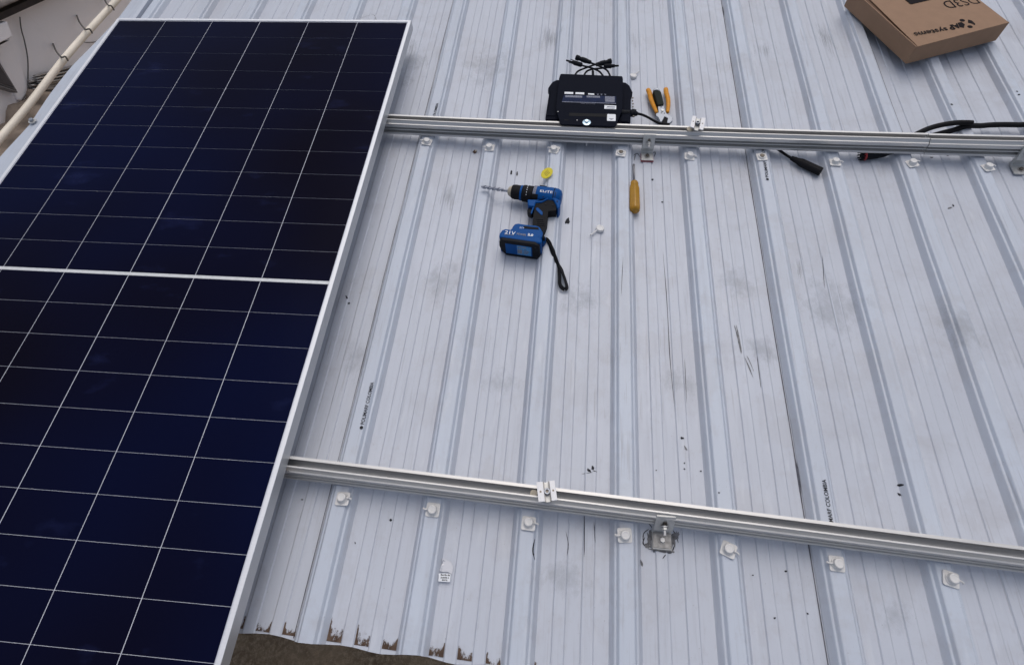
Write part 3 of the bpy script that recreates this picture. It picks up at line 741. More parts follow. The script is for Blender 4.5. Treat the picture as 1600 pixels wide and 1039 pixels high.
flat('label_plate', [(470, 516), (588, 519), (588, 545), (468, 541)], M['white'], ZP+.0009)
flat('label_plate', [(640, 530), (720, 533), (725, 552), (638, 546)], M['white'], ZP+.0009)
for k in range(3): flat('label_symbol', [(758+k*50, 537+k), (786+k*50, 538+k), (772+k*50, 556+k)], M['grayprint'], ZP+.0009)
flat('serial_sticker', [(862, 690), (1022, 696), (1020, 746), (858, 740)], M['white'])
flat('barcode', [(895, 706), (1005, 711), (1004, 722), (894, 717)], M['grayprint'], ZP+.0009)
flat('barcode', [(885, 728), (1000, 733), (1000, 738), (885, 733)], M['grayprint'], ZP+.0009)
flat('white_sticker', [(905, 810), (1008, 814), (1014, 822), (1014, 900), (1006, 906), (900, 902), (896, 894), (899, 818)], M['white'])
flat('sticker_print', [(925, 868), (985, 870), (985, 876), (925, 874)], M['grayprint'], ZP+.0009)
flat('sticker_print', [(940, 880), (970, 881), (970, 888), (940, 887)], M['grayprint'], ZP+.0009)
a, b_ = at(*c3(540, 672), ZP+.001), at(*c3(800, 682), ZP+.001)
text('MADE  Microinverter', a, b_-a, .0052, M['grayprint'], iv)
c = at(*c3(620, 925), ZP+.0005)
bm = bmesh.new(); lathe(bm, c, c+Vector((0, 0, 1)), [(0, .0128), (.0012, .0128), (.0022, .0075), (.0026, .006)], 24)
o = obj('flange_bolt', bm, mat('zinc_blue', (.42, .56, .66), .25, .85), iv)
bm = bmesh.new(); cyl(bm, c+Vector((0, 0, .0024)), .0062, .006, 6); obj('hex_head', bm, mat('zinc_bright', (.6, .72, .8), .25, .85), o, bevel=.0008)
c = at(*c3(490, 895), ZP+.0005); bm = bmesh.new(); cyl(bm, c, .0016, .0008, 12); obj('indicator', bm, M['cap'], iv)
c = at(*c3(232, 778), ZP+.0005); bm = bmesh.new(); cyl(bm, c, .0016, .0008, 12); obj('indicator', bm, M['steel'], iv)
# leads with plugs at the back
def tubepx(pts, r, m, parent, name, n=10, sub=6):
    bm = bmesh.new(); P = drape(smooth_path([at(u, v, z) for u, v, z in pts], sub), r*1.02); tube(bm, P, r, n); return obj(name, bm, m, parent, smooth=True)
K = lambda x, y, z: c3(x, y)+(z,)
tubepx([K(455, 300, -.052), K(500, 235, -.052), K(600, 190, -.045), K(740, 140, -.046), K(790, 128, -.046)], .0032, M['black'], iv, 'lead')
tubepx([K(580, 300, -.054), K(620, 235, -.054), K(700, 205, -.05), K(830, 190, -.05), K(870, 175, -.052)], .0032, M['black'], iv, 'lead')
tubepx([K(940, 300, -.052), K(900, 225, -.052), K(820, 175, -.04), K(700, 128, -.036), K(650, 112, -.036)], .0032, M['black'], iv, 'lead')
tubepx([K(845, 300, -.054), K(790, 235, -.054), K(690, 190, -.043), K(600, 165, -.04), K(540, 150, -.042)], .0032, M['black'], iv, 'lead')
tubepx([K(706, 300, -.05), K(706, 262, -.05), K(704, 232, -.05)], .0044, M['black'], iv, 'lead')
def plug(a, b, prof, label_part, fl=1.0):
    A, B = at(*a), at(*b); L = (B-A).length
    bm = bmesh.new(); lathe(bm, A, B, [(t*L, r) for t, r in prof], 14, fl); o = obj(label_part, bm, M['black'], iv, bevel=0); return o
PR = [(0, .004), (.02, .0062), (.30, .0075), (.32, .0085), (.62, .0085), (.64, .007), (.8, .0068), (.82, .009), (1, .009)]
plug(K(680, 115, -.036), K(480, 45, -.036), PR, 'plug')
plug(K(560, 150, -.042), K(345, 85, -.042), [(0, .005), (.05, .0075), (.5, .0078), (.52, .0062), (.62, .006), (.64, .0035), (1, .003)], 'plug')
plug(K(745, 145, -.046), K(950, 95, -.046), PR, 'plug')
plug(K(850, 165, -.05), K(1055, 158, -.05), [(0, .005), (.06, .0075), (.5, .0078), (.52, .006), (.72, .0055), (.75, .0035), (1, .003)], 'plug')
bm = bmesh.new(); tube(bm, [at(*K(400, 70, -.038)), at(*K(465, 92, -.038))], .0012, 6); tube(bm, [at(*K(375, 118, -.04)), at(*K(440, 128, -.04))], .0012, 6); obj('plug_latch', bm, M['black'], iv)
# outlet gland and cable on the right
plug(K(1070, 800, -.050), K(1250, 800, -.052), [(0, .0115), (.4, .0105), (.75, .0095), (.8, .0115), (.98, .0115), (1, .009)], 'cable_gland')
plug(K(1225, 790, -.052), K(1312, 812, -.053), [(0, .0125), (.6, .0125), (.7, .008), (1, .006)], 'gland_nut')
tubepx([(994, 178, -.053), (1001, 179, -.056), (1010, 182.5, -.066), (1020, 188, -.078), (1029, 192.5, -.082), (1038, 194.3, -.083), (1046, 194.5, -.083)], .0041, M['rubber'], iv, 'outlet_cable')
for q in [(1243, 600), (1240, 640), (1246, 680), (1244, 720), (1252, 850)]:
    c = at(*c3(*q), -.05); bm = bmesh.new(); cyl(bm, c, .0022, .004, 8); obj('fin_screw', bm, M['darksteel'], iv)
bm = bmesh.new(); cc = at(917, 218.0, -.083); cyl(bm, Vector((cc.x, ury(cc.x)-.033, -.083)), .0032, -.016, 10); obj('bolt_shank', bm, M['steel'], iv)

# ------------------------------------------------------------------ cable cutter
ct = thing('cable_cutter', 'orange handled cable cutter with grey jaws lying beside the inverter', 'pliers', at(1028, 165, VZ))
c4 = lambda x, y, z=0: (990+x/11.54, 125+y/11.54, z)
def grip(pts, rad, part='handle', m='orange', fl=.8):
    bm = bmesh.new(); P = smooth_path([at(*c4(*p)) for p in pts], 5); k = len(P)
    rr = [np.interp(i/(k-1), [0, .05, .15, .5, .85, 1], rad) for i in range(k)]; tube(bm, P, [float(r) for r in rr], 14, True, fl); return obj(part, bm, M[m], ct, smooth=True)
grip([(255, 165, -.098), (290, 250, -.098), (320, 370, -.098), (375, 500, -.097), (420, 600, -.096)], [.0045, .0075, .0085, .0080, .0062, .0055])
grip([(580, 150, -.098), (590, 240, -.098), (620, 350, -.098), (625, 470, -.097), (610, 590, -.096)], [.0045, .0075, .0085, .0080, .0065, .0055])
ext('inner_grip', [c4(*q)[:2] for q in [(350, 180), (470, 175), (500, 220), (550, 430), (530, 450), (430, 455), (395, 330)]], -.084, -.112, M['green'], ct, bevel=.004, seg=3)
ext('end_cap', [c4(*q)[:2] for q in [(350, 190), (365, 150), (410, 137), (460, 145), (482, 200), (420, 178)]], -.082, -.104, M['jaw'], ct, bevel=.003, seg=3)
ext('jaw_plate', [c4(*q)[:2] for q in [(435, 450), (545, 462), (575, 560), (600, 610), (680, 640), (710, 690), (700, 740), (650, 780), (600, 775), (620, 690), (560, 660), (540, 700), (510, 755), (480, 750), (450, 680), (400, 640), (410, 600), (450, 590)]], -.089, -.098, M['jaw'], ct, bevel=.0015)
ext('jaw_opening', [c4(*q)[:2] for q in [(560, 655), (620, 690), (595, 790), (540, 790), (520, 750)]], -.091, -.104, M['rubber'], ct, bevel=.001)
c = at(*c4(520, 555, -.0885)); bm = bmesh.new(); cyl(bm, c, .0045, .002, 18); obj('pivot', bm, M['steel'], ct)
for q in [(495, 495), (500, 600), (555, 605)]:
    c = at(*c4(*q, -.0888)); bm = bmesh.new(); cyl(bm, c, .0018, .0006, 8); obj('stamp_mark', bm, M['ink'], ct)

# ------------------------------------------------------------------ cordless drill
dr = thing('cordless_drill', 'blue and black cordless drill with a long bit lying on its side', 'drill', at(830, 345, VZ))
A = at(751.6, 291.8, -.076); B = at(877, 311.5, -.079); D = (B-A).normalized(); LT = (B-A).length
def du(u):   # distance along the axis at a picture column
    return LT*(u-751.6)/(877-751.6)
cu_ = at(795.6, 299, -.077)
# twist bit
bm = bmesh.new(); n = 60; rings = []; L = du(797); s_ = D.cross(Vector((0, 0, 1))).normalized(); w_ = s_.cross(D)
for i in range(n+1):
    t = i/n; tw = t*math.pi*6.2; ring = []
    for k in range(16):
        a = 2*math.pi*k/16; f = (.0056 if abs(math.cos(a)) > .45 else .0020) if t < .78 else .0045
        if t < .05: f *= .25+.75*t/.05
        ring.append(bm.verts.new(A+D*(L*t)+(s_*math.cos(a+tw)+w_*math.sin(a+tw))*f))
    rings.append(ring)
for a, b_ in zip(rings, rings[1:]):
    for k in range(16): bm.faces.new((a[k], a[(k+1) % 16], b_[(k+1) % 16], b_[k]))
bm.faces.new(rings[0]); bm.faces.new(list(reversed(rings[-1])))
obj('drill_bit', bm, mat('bit_steel', (.40, .41, .46), .28, .8), dr, smooth=False)
def seg(name, prof, m, n=28, parent=dr):
    bm = bmesh.new(); lathe(bm, A, B, prof, n); o = obj(name, bm, m, parent); 
    return o
seg('chuck_nose', [(du(794.5), .009), (du(796), .013), (du(800), .0175), (du(803), .019)], M['foam'], 28)
seg('chuck', [(du(800.5), .0185), (du(802), .0208), (du(806), .0222), (du(813), .0215), (du(813.5), .0222), (du(814.2), .0222)], M['rubber'])
seg('blue_ring', [(du(814.2), .0228), (du(817.2), .0232)], M['blue'])
seg('torque_collar', [(du(817.2), .0225), (du(819), .0250), (du(833), .0258), (du(834), .0248)], M['rubber'])
seg('motor_housing', [(du(834), .0245), (du(836), .0270), (du(846), .0290), (du(862), .0300), (du(871), .0290), (du(875.5), .0245), (du(877.5), .016)], M['blue'])
seg('vent_band', [(du(865.0), .0302), (du(866.2), .0302)], M['rubber'])
# torque numbers: small white marks round the collar
for k in range(7):
    a = R_(35+k*17); p = A+D*du(825)+(s_*-math.cos(a)+w_*math.sin(a))*.0257
    nrm = (s_*-math.cos(a)+w_*math.sin(a)); bm = bmesh.new(); tx = nrm.cross(D).normalized()
    prism(bm, [p+D*-.0009+tx*-.0014+nrm*.0004, p+D*.0009+tx*-.0014+nrm*.0004, p+D*.0009+tx*.0014+nrm*.0004, p+D*-.0009+tx*.0014+nrm*.0004], -nrm*.001); obj('torque_mark', bm, M['white'], dr)
# selector window and top rubber strip
def rad_pt(u, ang, r): a = R_(ang); return A+D*du(u)+(s_*-math.cos(a)+w_*math.sin(a))*r
def patch(name, u0, u1, a0, a1, r, m, th=.0016, nn=6):
    bm = bmesh.new(); top = []; 
    for i in range(nn+1):
        t = a0+(a1-a0)*i/nn
        top.append([bm.verts.new(rad_pt(u, t, rr)) for u, rr in ((u0, r-th), (u0, r), (u1, r), (u1, r-th))])
    for a, b_ in zip(top, top[1:]):
        for k in range(3): bm.faces.new((a[k], a[k+1], b_[k+1], b_[k]))
    bm.faces.new(top[0]); bm.faces.new(list(reversed(top[-1])))
    return obj(name, bm, m, dr)
# angle: 0 = away from the viewer side (+y), 90 = up, 180 = viewer side
SGN = 1 if s_.y < 0 else -1
patch('speed_selector', 841.5, 852, 15, 42, .0312, M['rubber'], .004)
patch('icon_panel', 834.5, 839, 30, 150, .0285, M['grayprint'], .003)
patch('rubber_patch', 834, 843, 125, 175, .0296, M['rubber'], .003)
# handle and body underside (seen as the dark grip)
c1 = lambda x, y: (745+x/10.67, 255+y/10.67)
c2 = lambda x, y: (770+x/8.315, 335+y/8.315)
ext('grip', [c1(*q) for q in [(980, 640), (1180, 575), (1290, 600), (1335, 680), (1320, 790), (1190, 800), (1178, 900)]]+[c2(*q) for q in [(712, 20), (705, 100), (680, 170), (648, 215), (560, 190), (515, 140), (522, 60), (530, 0)]]+[c1(*q) for q in [(940, 870), (960, 800), (960, 700)]], -.062, -.096, M['rubber'], dr, bevel=.008, seg=4)
ext('blue_collar', [c1(*q) for q in [(845, 600), (1090, 610), (1190, 560), (1200, 590), (1080, 650), (980, 655), (965, 720), (905, 720), (850, 700)]], -.0575, -.098, M['blue'], dr, bevel=.004, seg=3)
ext('motor_underside', [c1(*q) for q in [(1180, 560), (1290, 560), (1400, 620), (1390, 720), (1350, 770), (1320, 690), (1280, 610)]], -.0565, -.10, M['blue'], dr, bevel=.004, seg=3)
ext('trigger', [c1(*q) for q in [(860, 740), (935, 700), (960, 715), (935, 840), (905, 850), (850, 820), (838, 780)]], -.068, -.090, M['black'], dr, bevel=.003, seg=3)
ext('blue_inlay', [c1(*q) for q in [(990, 745), (1020, 740), (1095, 810), (1098, 862), (1070, 862), (985, 775)]], -.0605, -.066, M['blue'], dr, bevel=.001)
ext('blue_inlay', [c1(*q) for q in [(948, 690), (972, 690), (920, 830), (905, 840), (898, 828)]], -.0605, -.066, M['blue'], dr, bevel=.001)
ext('battery_shoe', [c2(*q) for q in [(262, 150), (285, 122), (330, 113), (420, 128), (560, 142), (610, 160), (650, 230), (640, 310), (560, 300), (210, 215), (245, 180)]], -.050, -.108, M['blue'], dr, bevel=.004, seg=3)
ext('shoe_panel', [c2(*q) for q in [(400, 150), (590, 170), (600, 200), (405, 185)]], -.0492, -.053, M['rubber'], dr, bevel=.0008)
ext('neck', [c2(*q) for q in [(580, 150), (650, 190), (640, 250), (690, 300), (650, 320), (610, 250)]], -.058, -.10, M['rubber'], dr, bevel=.004, seg=3)
ZB = -.0435
bt = ext('battery', [c2(*q) for q in [(78, 290), (90, 240), (120, 200), (165, 180), (580, 270), (630, 300), (640, 335), (630, 380), (590, 372), (110, 300)]], ZB, -.1145, M['blue'], dr, bevel=.005, seg=3)
# black frame on the battery's outer face: built on the front plane
fa, fb = at(*c2(112, 318), ZB), at(*c2(592, 385), ZB); fd = (fb-fa); FL = fd.length; fd.normalize(); fn = Vector((fd.y, -fd.x, 0)).normalized()
if fn.y > 0: fn = -fn
def fq(s, h): return fa+fd*(s*FL)+Vector((0, 0, -h))
def fpoly(name, q, m, out0=.0, th=.004):
    bm = bmesh.new(); prism(bm, [fq(s, h)+fn*out0 for s, h in q], fn*th); return obj(name, bm, m, dr, bevel=.0012)
H_ = .069
fpoly('battery_bumper', [(-.06, .008), (0, .0), (.9, 0), (1.03, .006), (1.05, .05), (.98, H_), (.10, H_), (-.02, H_-.018), (-.07, .030)], M['black'], -.006, .010)
fpoly('battery_panel', [(.10, .013), (.83, .014), (.83, .058), (.10, .058)], M['blue'], .003, .0016)
fpoly('battery_label', [(.42, .014), (.80, .015), (.80, .056), (.42, .056)], M['bluelt'], .0042, .0008)
for k, (s, h, w, hh) in enumerate([(.44, .018, .10, .006), (.57, .018, .10, .005), (.43, .031, .13, .019), (.60, .034, .14, .003), (.60, .040, .14, .003), (.60, .046, .10, .003)]):
    fpoly('label_print', [(s, h), (s+w, h), (s+w, h+hh), (s, h+hh)], M['grayprint'], .0049, .0005)
for s, h in [(.92, .014), (.95, .058)]:
    bm = bmesh.new(); cyl(bm, fq(s, h)+fn*.0035, .0022, .0012, 10, fn); obj('battery_screw', bm, M['ink'], dr)
a, b_ = at(*c2(150, 250), ZB+.0008), at(*c2(290, 268), ZB+.0008); text('21V', a, b_-a, .0165, M['white'], dr, bold=.0001, stretch=1.15)
a, b_ = at(*c2(308, 262), ZB+.0008), at(*c2(440, 282), ZB+.0008); text('POWER', a, b_-a, .0085, M['grayprint'], dr, bold=.0004, stretch=.9)
a, b_ = at(*c2(450, 275), ZB+.0008), at(*c2(560, 292), ZB+.0008); text('2.0', a, b_-a, .0105, M['white'], dr, bold=.0004, stretch=1.2)
a, b_ = at(*c2(345, 182), -.0493), at(*c2(440, 192), -.0493); text('21V', a, b_-a, .0085, M['white'], dr)
ext('white_underline', [c2(*q) for q in [(150, 258), (270, 268), (270, 273), (150, 263)]], ZB+.0008, ZB, M['grayprint'], dr, bevel=0)
# brand word on the housing, wrapped on the round surface
t = text('ELITE', rad_pt(844.5, 108, .0309), D, .0118, M['white'], None, bold=.0001, up=(0, -.6, 1), stretch=1.4)
for v in t.data.vertices:
    q = v.co-A; ax = D*q.dot(D); r = (q-ax); r0 = float(np.interp(q.dot(D), [du(836), du(846), du(862), du(871)], [.0270, .0290, .0300, .0290]))
    v.co = A+ax+r.normalized()*(r0+.0004)
t.parent = dr; t.data.transform(world_of(dr).inverted()); t.name = 'lettering'
for q, z in [((1010, 690), -.0612), ((1150, 690), -.0612), ((1270, 700), -.0612), ((1340, 640), -.0558)]:
    c = at(*c1(*q), z); bm = bmesh.new(); cyl(bm, c, .0019, .0012, 10); obj('case_screw', bm, M['ink'], dr)
for q in [(560, 60), (570, 85), (575, 110), (580, 135)]:
    ext('grip_rib', [c2(q[0], q[1]), c2(q[0]+95, q[1]+6), c2(q[0]+95, q[1]+12), c2(q[0], q[1]+6)], -.0608, -.063, M['black'], dr, bevel=.0004)
for k in range(3):
    patch('vent_slot', 868+k*2.0, 869+k*2.0, 95, 128, .0296-k*.0018, M['ink'], .003)
ext('housing_seam', [c1(*q) for q in [(1095, 560), (1180, 530), (1184, 536), (1098, 566)]], -.0560, -.058, M['ink'], dr, bevel=0)
# strap
ext('strap_lug', [c2(*q) for q in [(620, 290), (680, 280), (692, 320), (660, 365), (625, 350)]], -.07, -.095, M['blue'], dr, bevel=.003, seg=3)
def ribbon(pts, w, m, parent, name):
    P = drape(smooth_path([at(*c2(x, y), z) for x, y, z in pts], 6), .006); bm = bmesh.new(); pr = None
    for i, p in enumerate(P):
        tt = (P[min(i+1, len(P)-1)]-P[max(i-1, 0)]).normalized(); s = Vector((-tt.y, tt.x, .8)).normalized()
        c_ = [bm.verts.new(p+s*w/2), bm.verts.new(p-s*w/2)]
        if pr: bm.faces.new((pr[0], pr[1], c_[1], c_[0]))
        pr = c_
    o = obj(name, bm, m, parent); sm = o.modifiers.new('s', 'SOLIDIFY'); sm.thickness = .0015; sm.offset = 0; return o
stt = ribbon([(680, 330, -.085), (700, 380, -.105), (740, 455, -.113), (775, 560, -.112), (850, 690, -.108), (868, 800, -.104), (870, 900, -.104), (900, 955, -.104), (935, 975, -.106)], .011, M['rubber'], dr, 'wrist_strap')
ribbon([(935, 975, -.106), (962, 950, -.104), (945, 870, -.104), (910, 770, -.102), (885, 700, -.104), (820, 600, -.108), (780, 520, -.111), (742, 450, -.112), (705, 375, -.104)], .011, M['rubber'], dr, 'wrist_strap')
ribbon([(690, 350, -.098), (715, 400, -.104), (738, 450, -.110)], .003, M['cap'], dr, 'strap_cord')

# ------------------------------------------------------------------ screwdriver, tag, nut, sticker
sdv = thing('screwdriver', 'screwdriver with a translucent amber handle lying below the upper bracket', 'screwdriver', at(991, 300, VZ))
A2 = at(990.3, 257, -.111); B2 = at(991.8, 330.5, -.098); L2 = (B2-A2).length; hb = L2*.385
bm = bmesh.new(); lathe(bm, A2, B2, [(0, .0026), (.004, .0038), (.010, .0030), (hb+.006, .0030)], 14); obj('shaft', bm, mat('shaft_steel', (.20, .20, .22), .35, .8), sdv, smooth=True)
bm = bmesh.new(); nseg = 36
prof = [(hb, .007), (hb+.003, .0110), (hb+.010, .0135), (hb+.016, .0125), (hb+.022, .0142), (hb+.035, .0160), (L2-.030, .0165), (L2-.012, .0165), (L2-.004, .0145), (L2, .008)]
d = (B2-A2).normalized(); s2 = d.cross(Vector((0, 0, 1))).normalized(); w2 = s2.cross(d); rings = []
for t_, r in prof:
    fl_ = 1 if t_ < hb+.02 or t_ > L2-.008 else 0
    rings.append([bm.verts.new(A2+d*t_+(s2*math.cos(2*math.pi*k/nseg)+w2*math.sin(2*math.pi*k/nseg))*r*(1-(0 if fl_ else .10)*(.5+.5*math.cos(6*2*math.pi*k/nseg)))) for k in range(nseg)])
for a, b_ in zip(rings, rings[1:]):
    for k in range(nseg): bm.faces.new((a[k], a[(k+1) % nseg], b_[(k+1) % nseg], b_[k]))
bm.faces.new(rings[0]); bm.faces.new(list(reversed(rings[-1])))
obj('handle', bm, M['amber'], sdv, smooth=True)
yt_ = thing('yellow_tag', 'small oval yellow plastic tag with stamped bars lying above the drill', 'tag', at(854, 271, -.11))
bm = bmesh.new(); c = at(854.5, 270.5, -.080); ax = Vector((.70, .66, .26)).normalized(); ay = Vector((-.15, -.50, .85)).cross(ax).normalized(); pts = [c+ax.normalized()*.0205*math.cos(t)+ay*.0150*math.sin(t) for t in [2*math.pi*k/28 for k in range(28)]]
nn = ax.cross(ay).normalized(); nn = nn if nn.z > 0 else -nn
prism(bm, pts, nn*-.003); obj('disc', bm, M['yellow'], yt_, bevel=.0008)
for k in range(4):
    bm = bmesh.new(); o_ = c+ax.normalized()*(-.0065+k*.0043)+nn*.0004; e1 = (ay*.0068+ax.normalized()*.001); e2 = ax.normalized()*.0008
    prism(bm, [o_-e1-e2, o_-e1+e2, o_+e1+e2, o_+e1-e2], nn*-.001); obj('stamped_bar', bm, M['brownink'], yt_)
c = at(741.5, 238, VZ); zz = rz(c.x, c.y); c = at(741.5, 238, zz+.001)
pb = thing('loose_nut', 'small brown rusty nut lying on the roof between two screw caps', 'nut', c)
bm = bmesh.new(); cyl(bm, c, .0058, .006, 6, (.5, -.3, 1)); obj('nut_body', bm, M['mudsolid'], pb, bevel=.001)
bm = bmesh.new(); cyl(bm, c+Vector((.0035, .001, .004)), .0032, .004, 10, (.8, -.3, .6)); obj('washer', bm, M['foam'], pb, bevel=.0005)
# sticker near the eave
stq = [at(*q, VZ) for q in [(685.5, 895), (704, 896), (703.5, 909), (684.8, 908)]]
zz = max(rz(p.x, p.y) for p in stq)+.0018; stq = [at(*q, zz) for q in [(685.5, 895.2), (704, 896.2), (703.3, 909), (684.8, 908)]]
sk = thing('ground_sticker', 'small white printed sticker lying in a roof valley near the eave', 'sticker', stq[0])
bm = bmesh.new(); prism(bm, stq, (0, 0, -.0006)); obj('paper', bm, M['white'], sk, bevel=.0003)
for k, s in enumerate(['Borde de', 'puesta a', 'tierra']):
    p0, p1 = at(688.5+k*.9*(k > 1), 898.8+k*3.9, zz+.0005), at(702, 899.4+k*3.9, zz+.0005); text(s, p0, p1-p0, .0052, M['ink'], sk, bold=.00008)
fm = blob('clear_film', [(690, 872), (697, 874), (705, 878), (708, 886), (706, 897), (700, 893), (692, 893), (687, 892), (689, 884), (692, 880)], M['bead'], .003)
fm.parent = None; tag(fm, 'crumpled piece of clear film stuck above the white sticker', 'plastic film')

# ------------------------------------------------------------------ loose cables by the rail
c5 = lambda x, y: (1150+x/3.5556, 150+y/3.5556)
cb = thing('cable_connector', 'black cable ending in a square-cut connector poking out under the upper rail', 'connector', at(1260, 255, -.105))
yb_ = ury(at(1216, 233, -.085).x)
tubepx([(1190, 222, -.098), (1205, 229, -.099), (1216, 234, -.100), (1226, 241, -.101), (1238, 248.5, -.102)], .0042, M['rubber'], cb, 'cable')
P0, P1 = at(1236, 247, -.1005), at(1283, 269, -.100); L3 = (P1-P0).length; d3 = (P1-P0).normalized(); s3 = d3.cross(Vector((0, 0, 1))).normalized(); w3 = s3.cross(d3)
bm = bmesh.new(); rings = []
for t_, a_, b_ in [(0, .006, .006), (.10, .0068, .0068), (.12, .0078, .0078), (.20, .0078, .0078), (.34, .0115, .011), (.97, .0120, .0115), (1, .0116, .011)]:
    rings.append([bm.verts.new(P0+d3*L3*t_+s3*a_*x+w3*b_*y) for x, y in ((-1, -.6), (-.6, -1), (.6, -1), (1, -.6), (1, .6), (.6, 1), (-.6, 1), (-1, .6))])
for a, b_ in zip(rings, rings[1:]):
    for k in range(8): bm.faces.new((a[k], a[(k+1) % 8], b_[(k+1) % 8], b_[k]))
bm.faces.new(rings[0]); bm.faces.new(list(reversed(rings[-1]))); obj('plug_body', bm, M['rubber'], cb, bevel=.0008)
cc_ = thing('round_connector', 'black round connector with a red seal and pins under the upper rail', 'connector', at(1355, 243, -.1))
P0, P1 = at(1349, 243.0, -.099), at(1415, 233, -.092); L3 = (P1-P0).length
bm = bmesh.new(); lathe(bm, P0, P1, [(0, .0155), (.16*L3, .0160), (.45*L3, .0155), (.62*L3, .011), (.9*L3, .006), (L3, .005)], 24); obj('shell', bm, M['black'], cc_)
bm = bmesh.new(); lathe(bm, P0, P1, [(-.001, .0148), (.003, .0168), (.005, .0148)], 24); obj('red_seal', bm, M['red'], cc_)
dd = (P1-P0).normalized(); s3 = dd.cross(Vector((0, 0, 1))).normalized(); w3 = s3.cross(dd)
for k in range(10):
    a = 2*math.pi*k/10; q = P0+(s3*math.cos(a)+w3*math.sin(a))*.0128; bm = bmesh.new(); tube(bm, [q, q-dd*.008, q-dd*.0125], [.0022, .0022, .0012], 8); obj('coupling_tooth', bm, M['black'], cc_, smooth=True)
bm = bmesh.new(); lathe(bm, P0, P0-dd, [(0, .0085), (.006, .008), (.008, .006)], 16); obj('insert', bm, M['rubber'], cc_)
def thick(p):
    q = drape(smooth_path(p, 8), .0085); k = len(q)
    return [Vector((q[i].x, q[i].y, sum(q[j].z for j in range(max(0, i-3), min(k, i+4)))/len(range(max(0, i-3), min(k, i+4)))+.002)) for i in range(k)]
tc1 = bmesh.new(); tube(tc1, thick([at(u, v, z) for u, v, z in [(1425, 214, -.080), (1448, 203, -.078), (1470, 196.5, -.074), (1495, 193, -.072), (1519, 193, -.070)]]), .0078, 16)
tag(obj('thick_cable', tc1, M['rubber'], smooth=True), 'short thick black cable with a blunt end lying behind the upper rail', 'cable', 'black cables behind the rail')
tc1 = bmesh.new(); tube(tc1, thick([at(u, v, z) for u, v, z in [(1450, 215, -.098), (1480, 207, -.098), (1508, 202, -.095), (1540, 197, -.093), (1575, 196, -.092), (1610, 197.5, -.092), (1680, 203, -.092), (1800, 225, -.092)]]), .0082, 16)
tag(obj('thick_cable', tc1, M['rubber'], smooth=True), 'long black cable running off the right edge of the photo behind the rail', 'cable', 'black cables behind the rail')

# ------------------------------------------------------------------ cardboard box
ZT = -.018; zb_ = -.0835
Aq, Bq = at(1431.6, 73.5, ZT), at(1577.5, 36, ZT); ux = (Bq-Aq); WX = ux.length; ux.normalize(); uy = Vector((-ux.y, ux.x, 0))
Lq = at(1327, 0, ZT); 
bxx = thing('cardboard_box', 'flat brown cardboard carton with black printing lying at the top right', 'box', Aq)
DP = .36
def bq(x, y, z=ZT): p = Aq+ux*x+uy*y; p.z = z; return p
sk_ = (Lq-Aq); skew = sk_.dot(ux)/sk_.dot(uy)
def bqs(x, y, z=ZT): return bq(x+skew*y*.0, y, z)
t_ = .004
bm = bmesh.new()
prism(bm, [bq(t_, t_, zb_+.0005), bq(WX-t_, t_, zb_+.0005), bq(WX-t_, DP-t_, zb_+.0005), bq(t_, DP-t_, zb_+.0005)], (0, 0, .004)); obj('base', bm, M['card'], bxx)
bm = bmesh.new(); prism(bm, [bq(0, 0), bq(t_, 0), bq(t_, DP), bq(0, DP)], (0, 0, zb_-ZT)); obj('side_wall', bm, M['card'], bxx, bevel=.0012)
bm = bmesh.new(); prism(bm, [bq(WX-t_, t_+.001), bq(WX, t_+.001), bq(WX, DP), bq(WX-t_, DP)], (0, 0, zb_-ZT)); obj('side_wall', bm, M['card'], bxx, bevel=.0012)
bm = bmesh.new(); prism(bm, [bq(t_+.001, DP-t_), bq(WX-t_-.001, DP-t_), bq(WX-t_-.001, DP), bq(t_+.001, DP)], (0, 0, zb_-ZT-.001)); obj('side_wall', bm, M['card'], bxx, bevel=.0012)
# lid: top panel lower at the left edge, with front flap
bm = bmesh.new()
lidpts = [bq(.0075, .001, ZT-.001), bq(WX-.004, .001, ZT+.0015), bq(WX-.006, DP-.006, ZT+.0015), bq(.030, DP-.006, ZT-.004)]
prism(bm, lidpts, (0, 0, -.0035)); obj('lid', bm, M['card'], bxx, bevel=.001)
bm = bmesh.new(); prism(bm, [bq(.0055, .0, ZT-.001), bq(WX-.001, .0, ZT+.0015), bq(WX-.0035, .0, zb_), bq(.0005, .0, zb_)], uy*.004); obj('front_flap', bm, M['card'], bxx, bevel=.0012)
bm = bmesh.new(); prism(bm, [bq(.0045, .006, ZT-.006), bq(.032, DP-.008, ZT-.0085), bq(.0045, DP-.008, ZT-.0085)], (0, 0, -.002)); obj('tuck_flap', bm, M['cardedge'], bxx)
zl = lambda x, y: ZT+.0009
def lz(p): return ZT+.0009
def prn(px, name='printed_block'):
    bm = bmesh.new(); q = [at(u, v, ZT+.0012) for u, v in px]; prism(bm, q, (0, 0, -.0004)); return obj(name, bm, M['cardprint'], bxx)
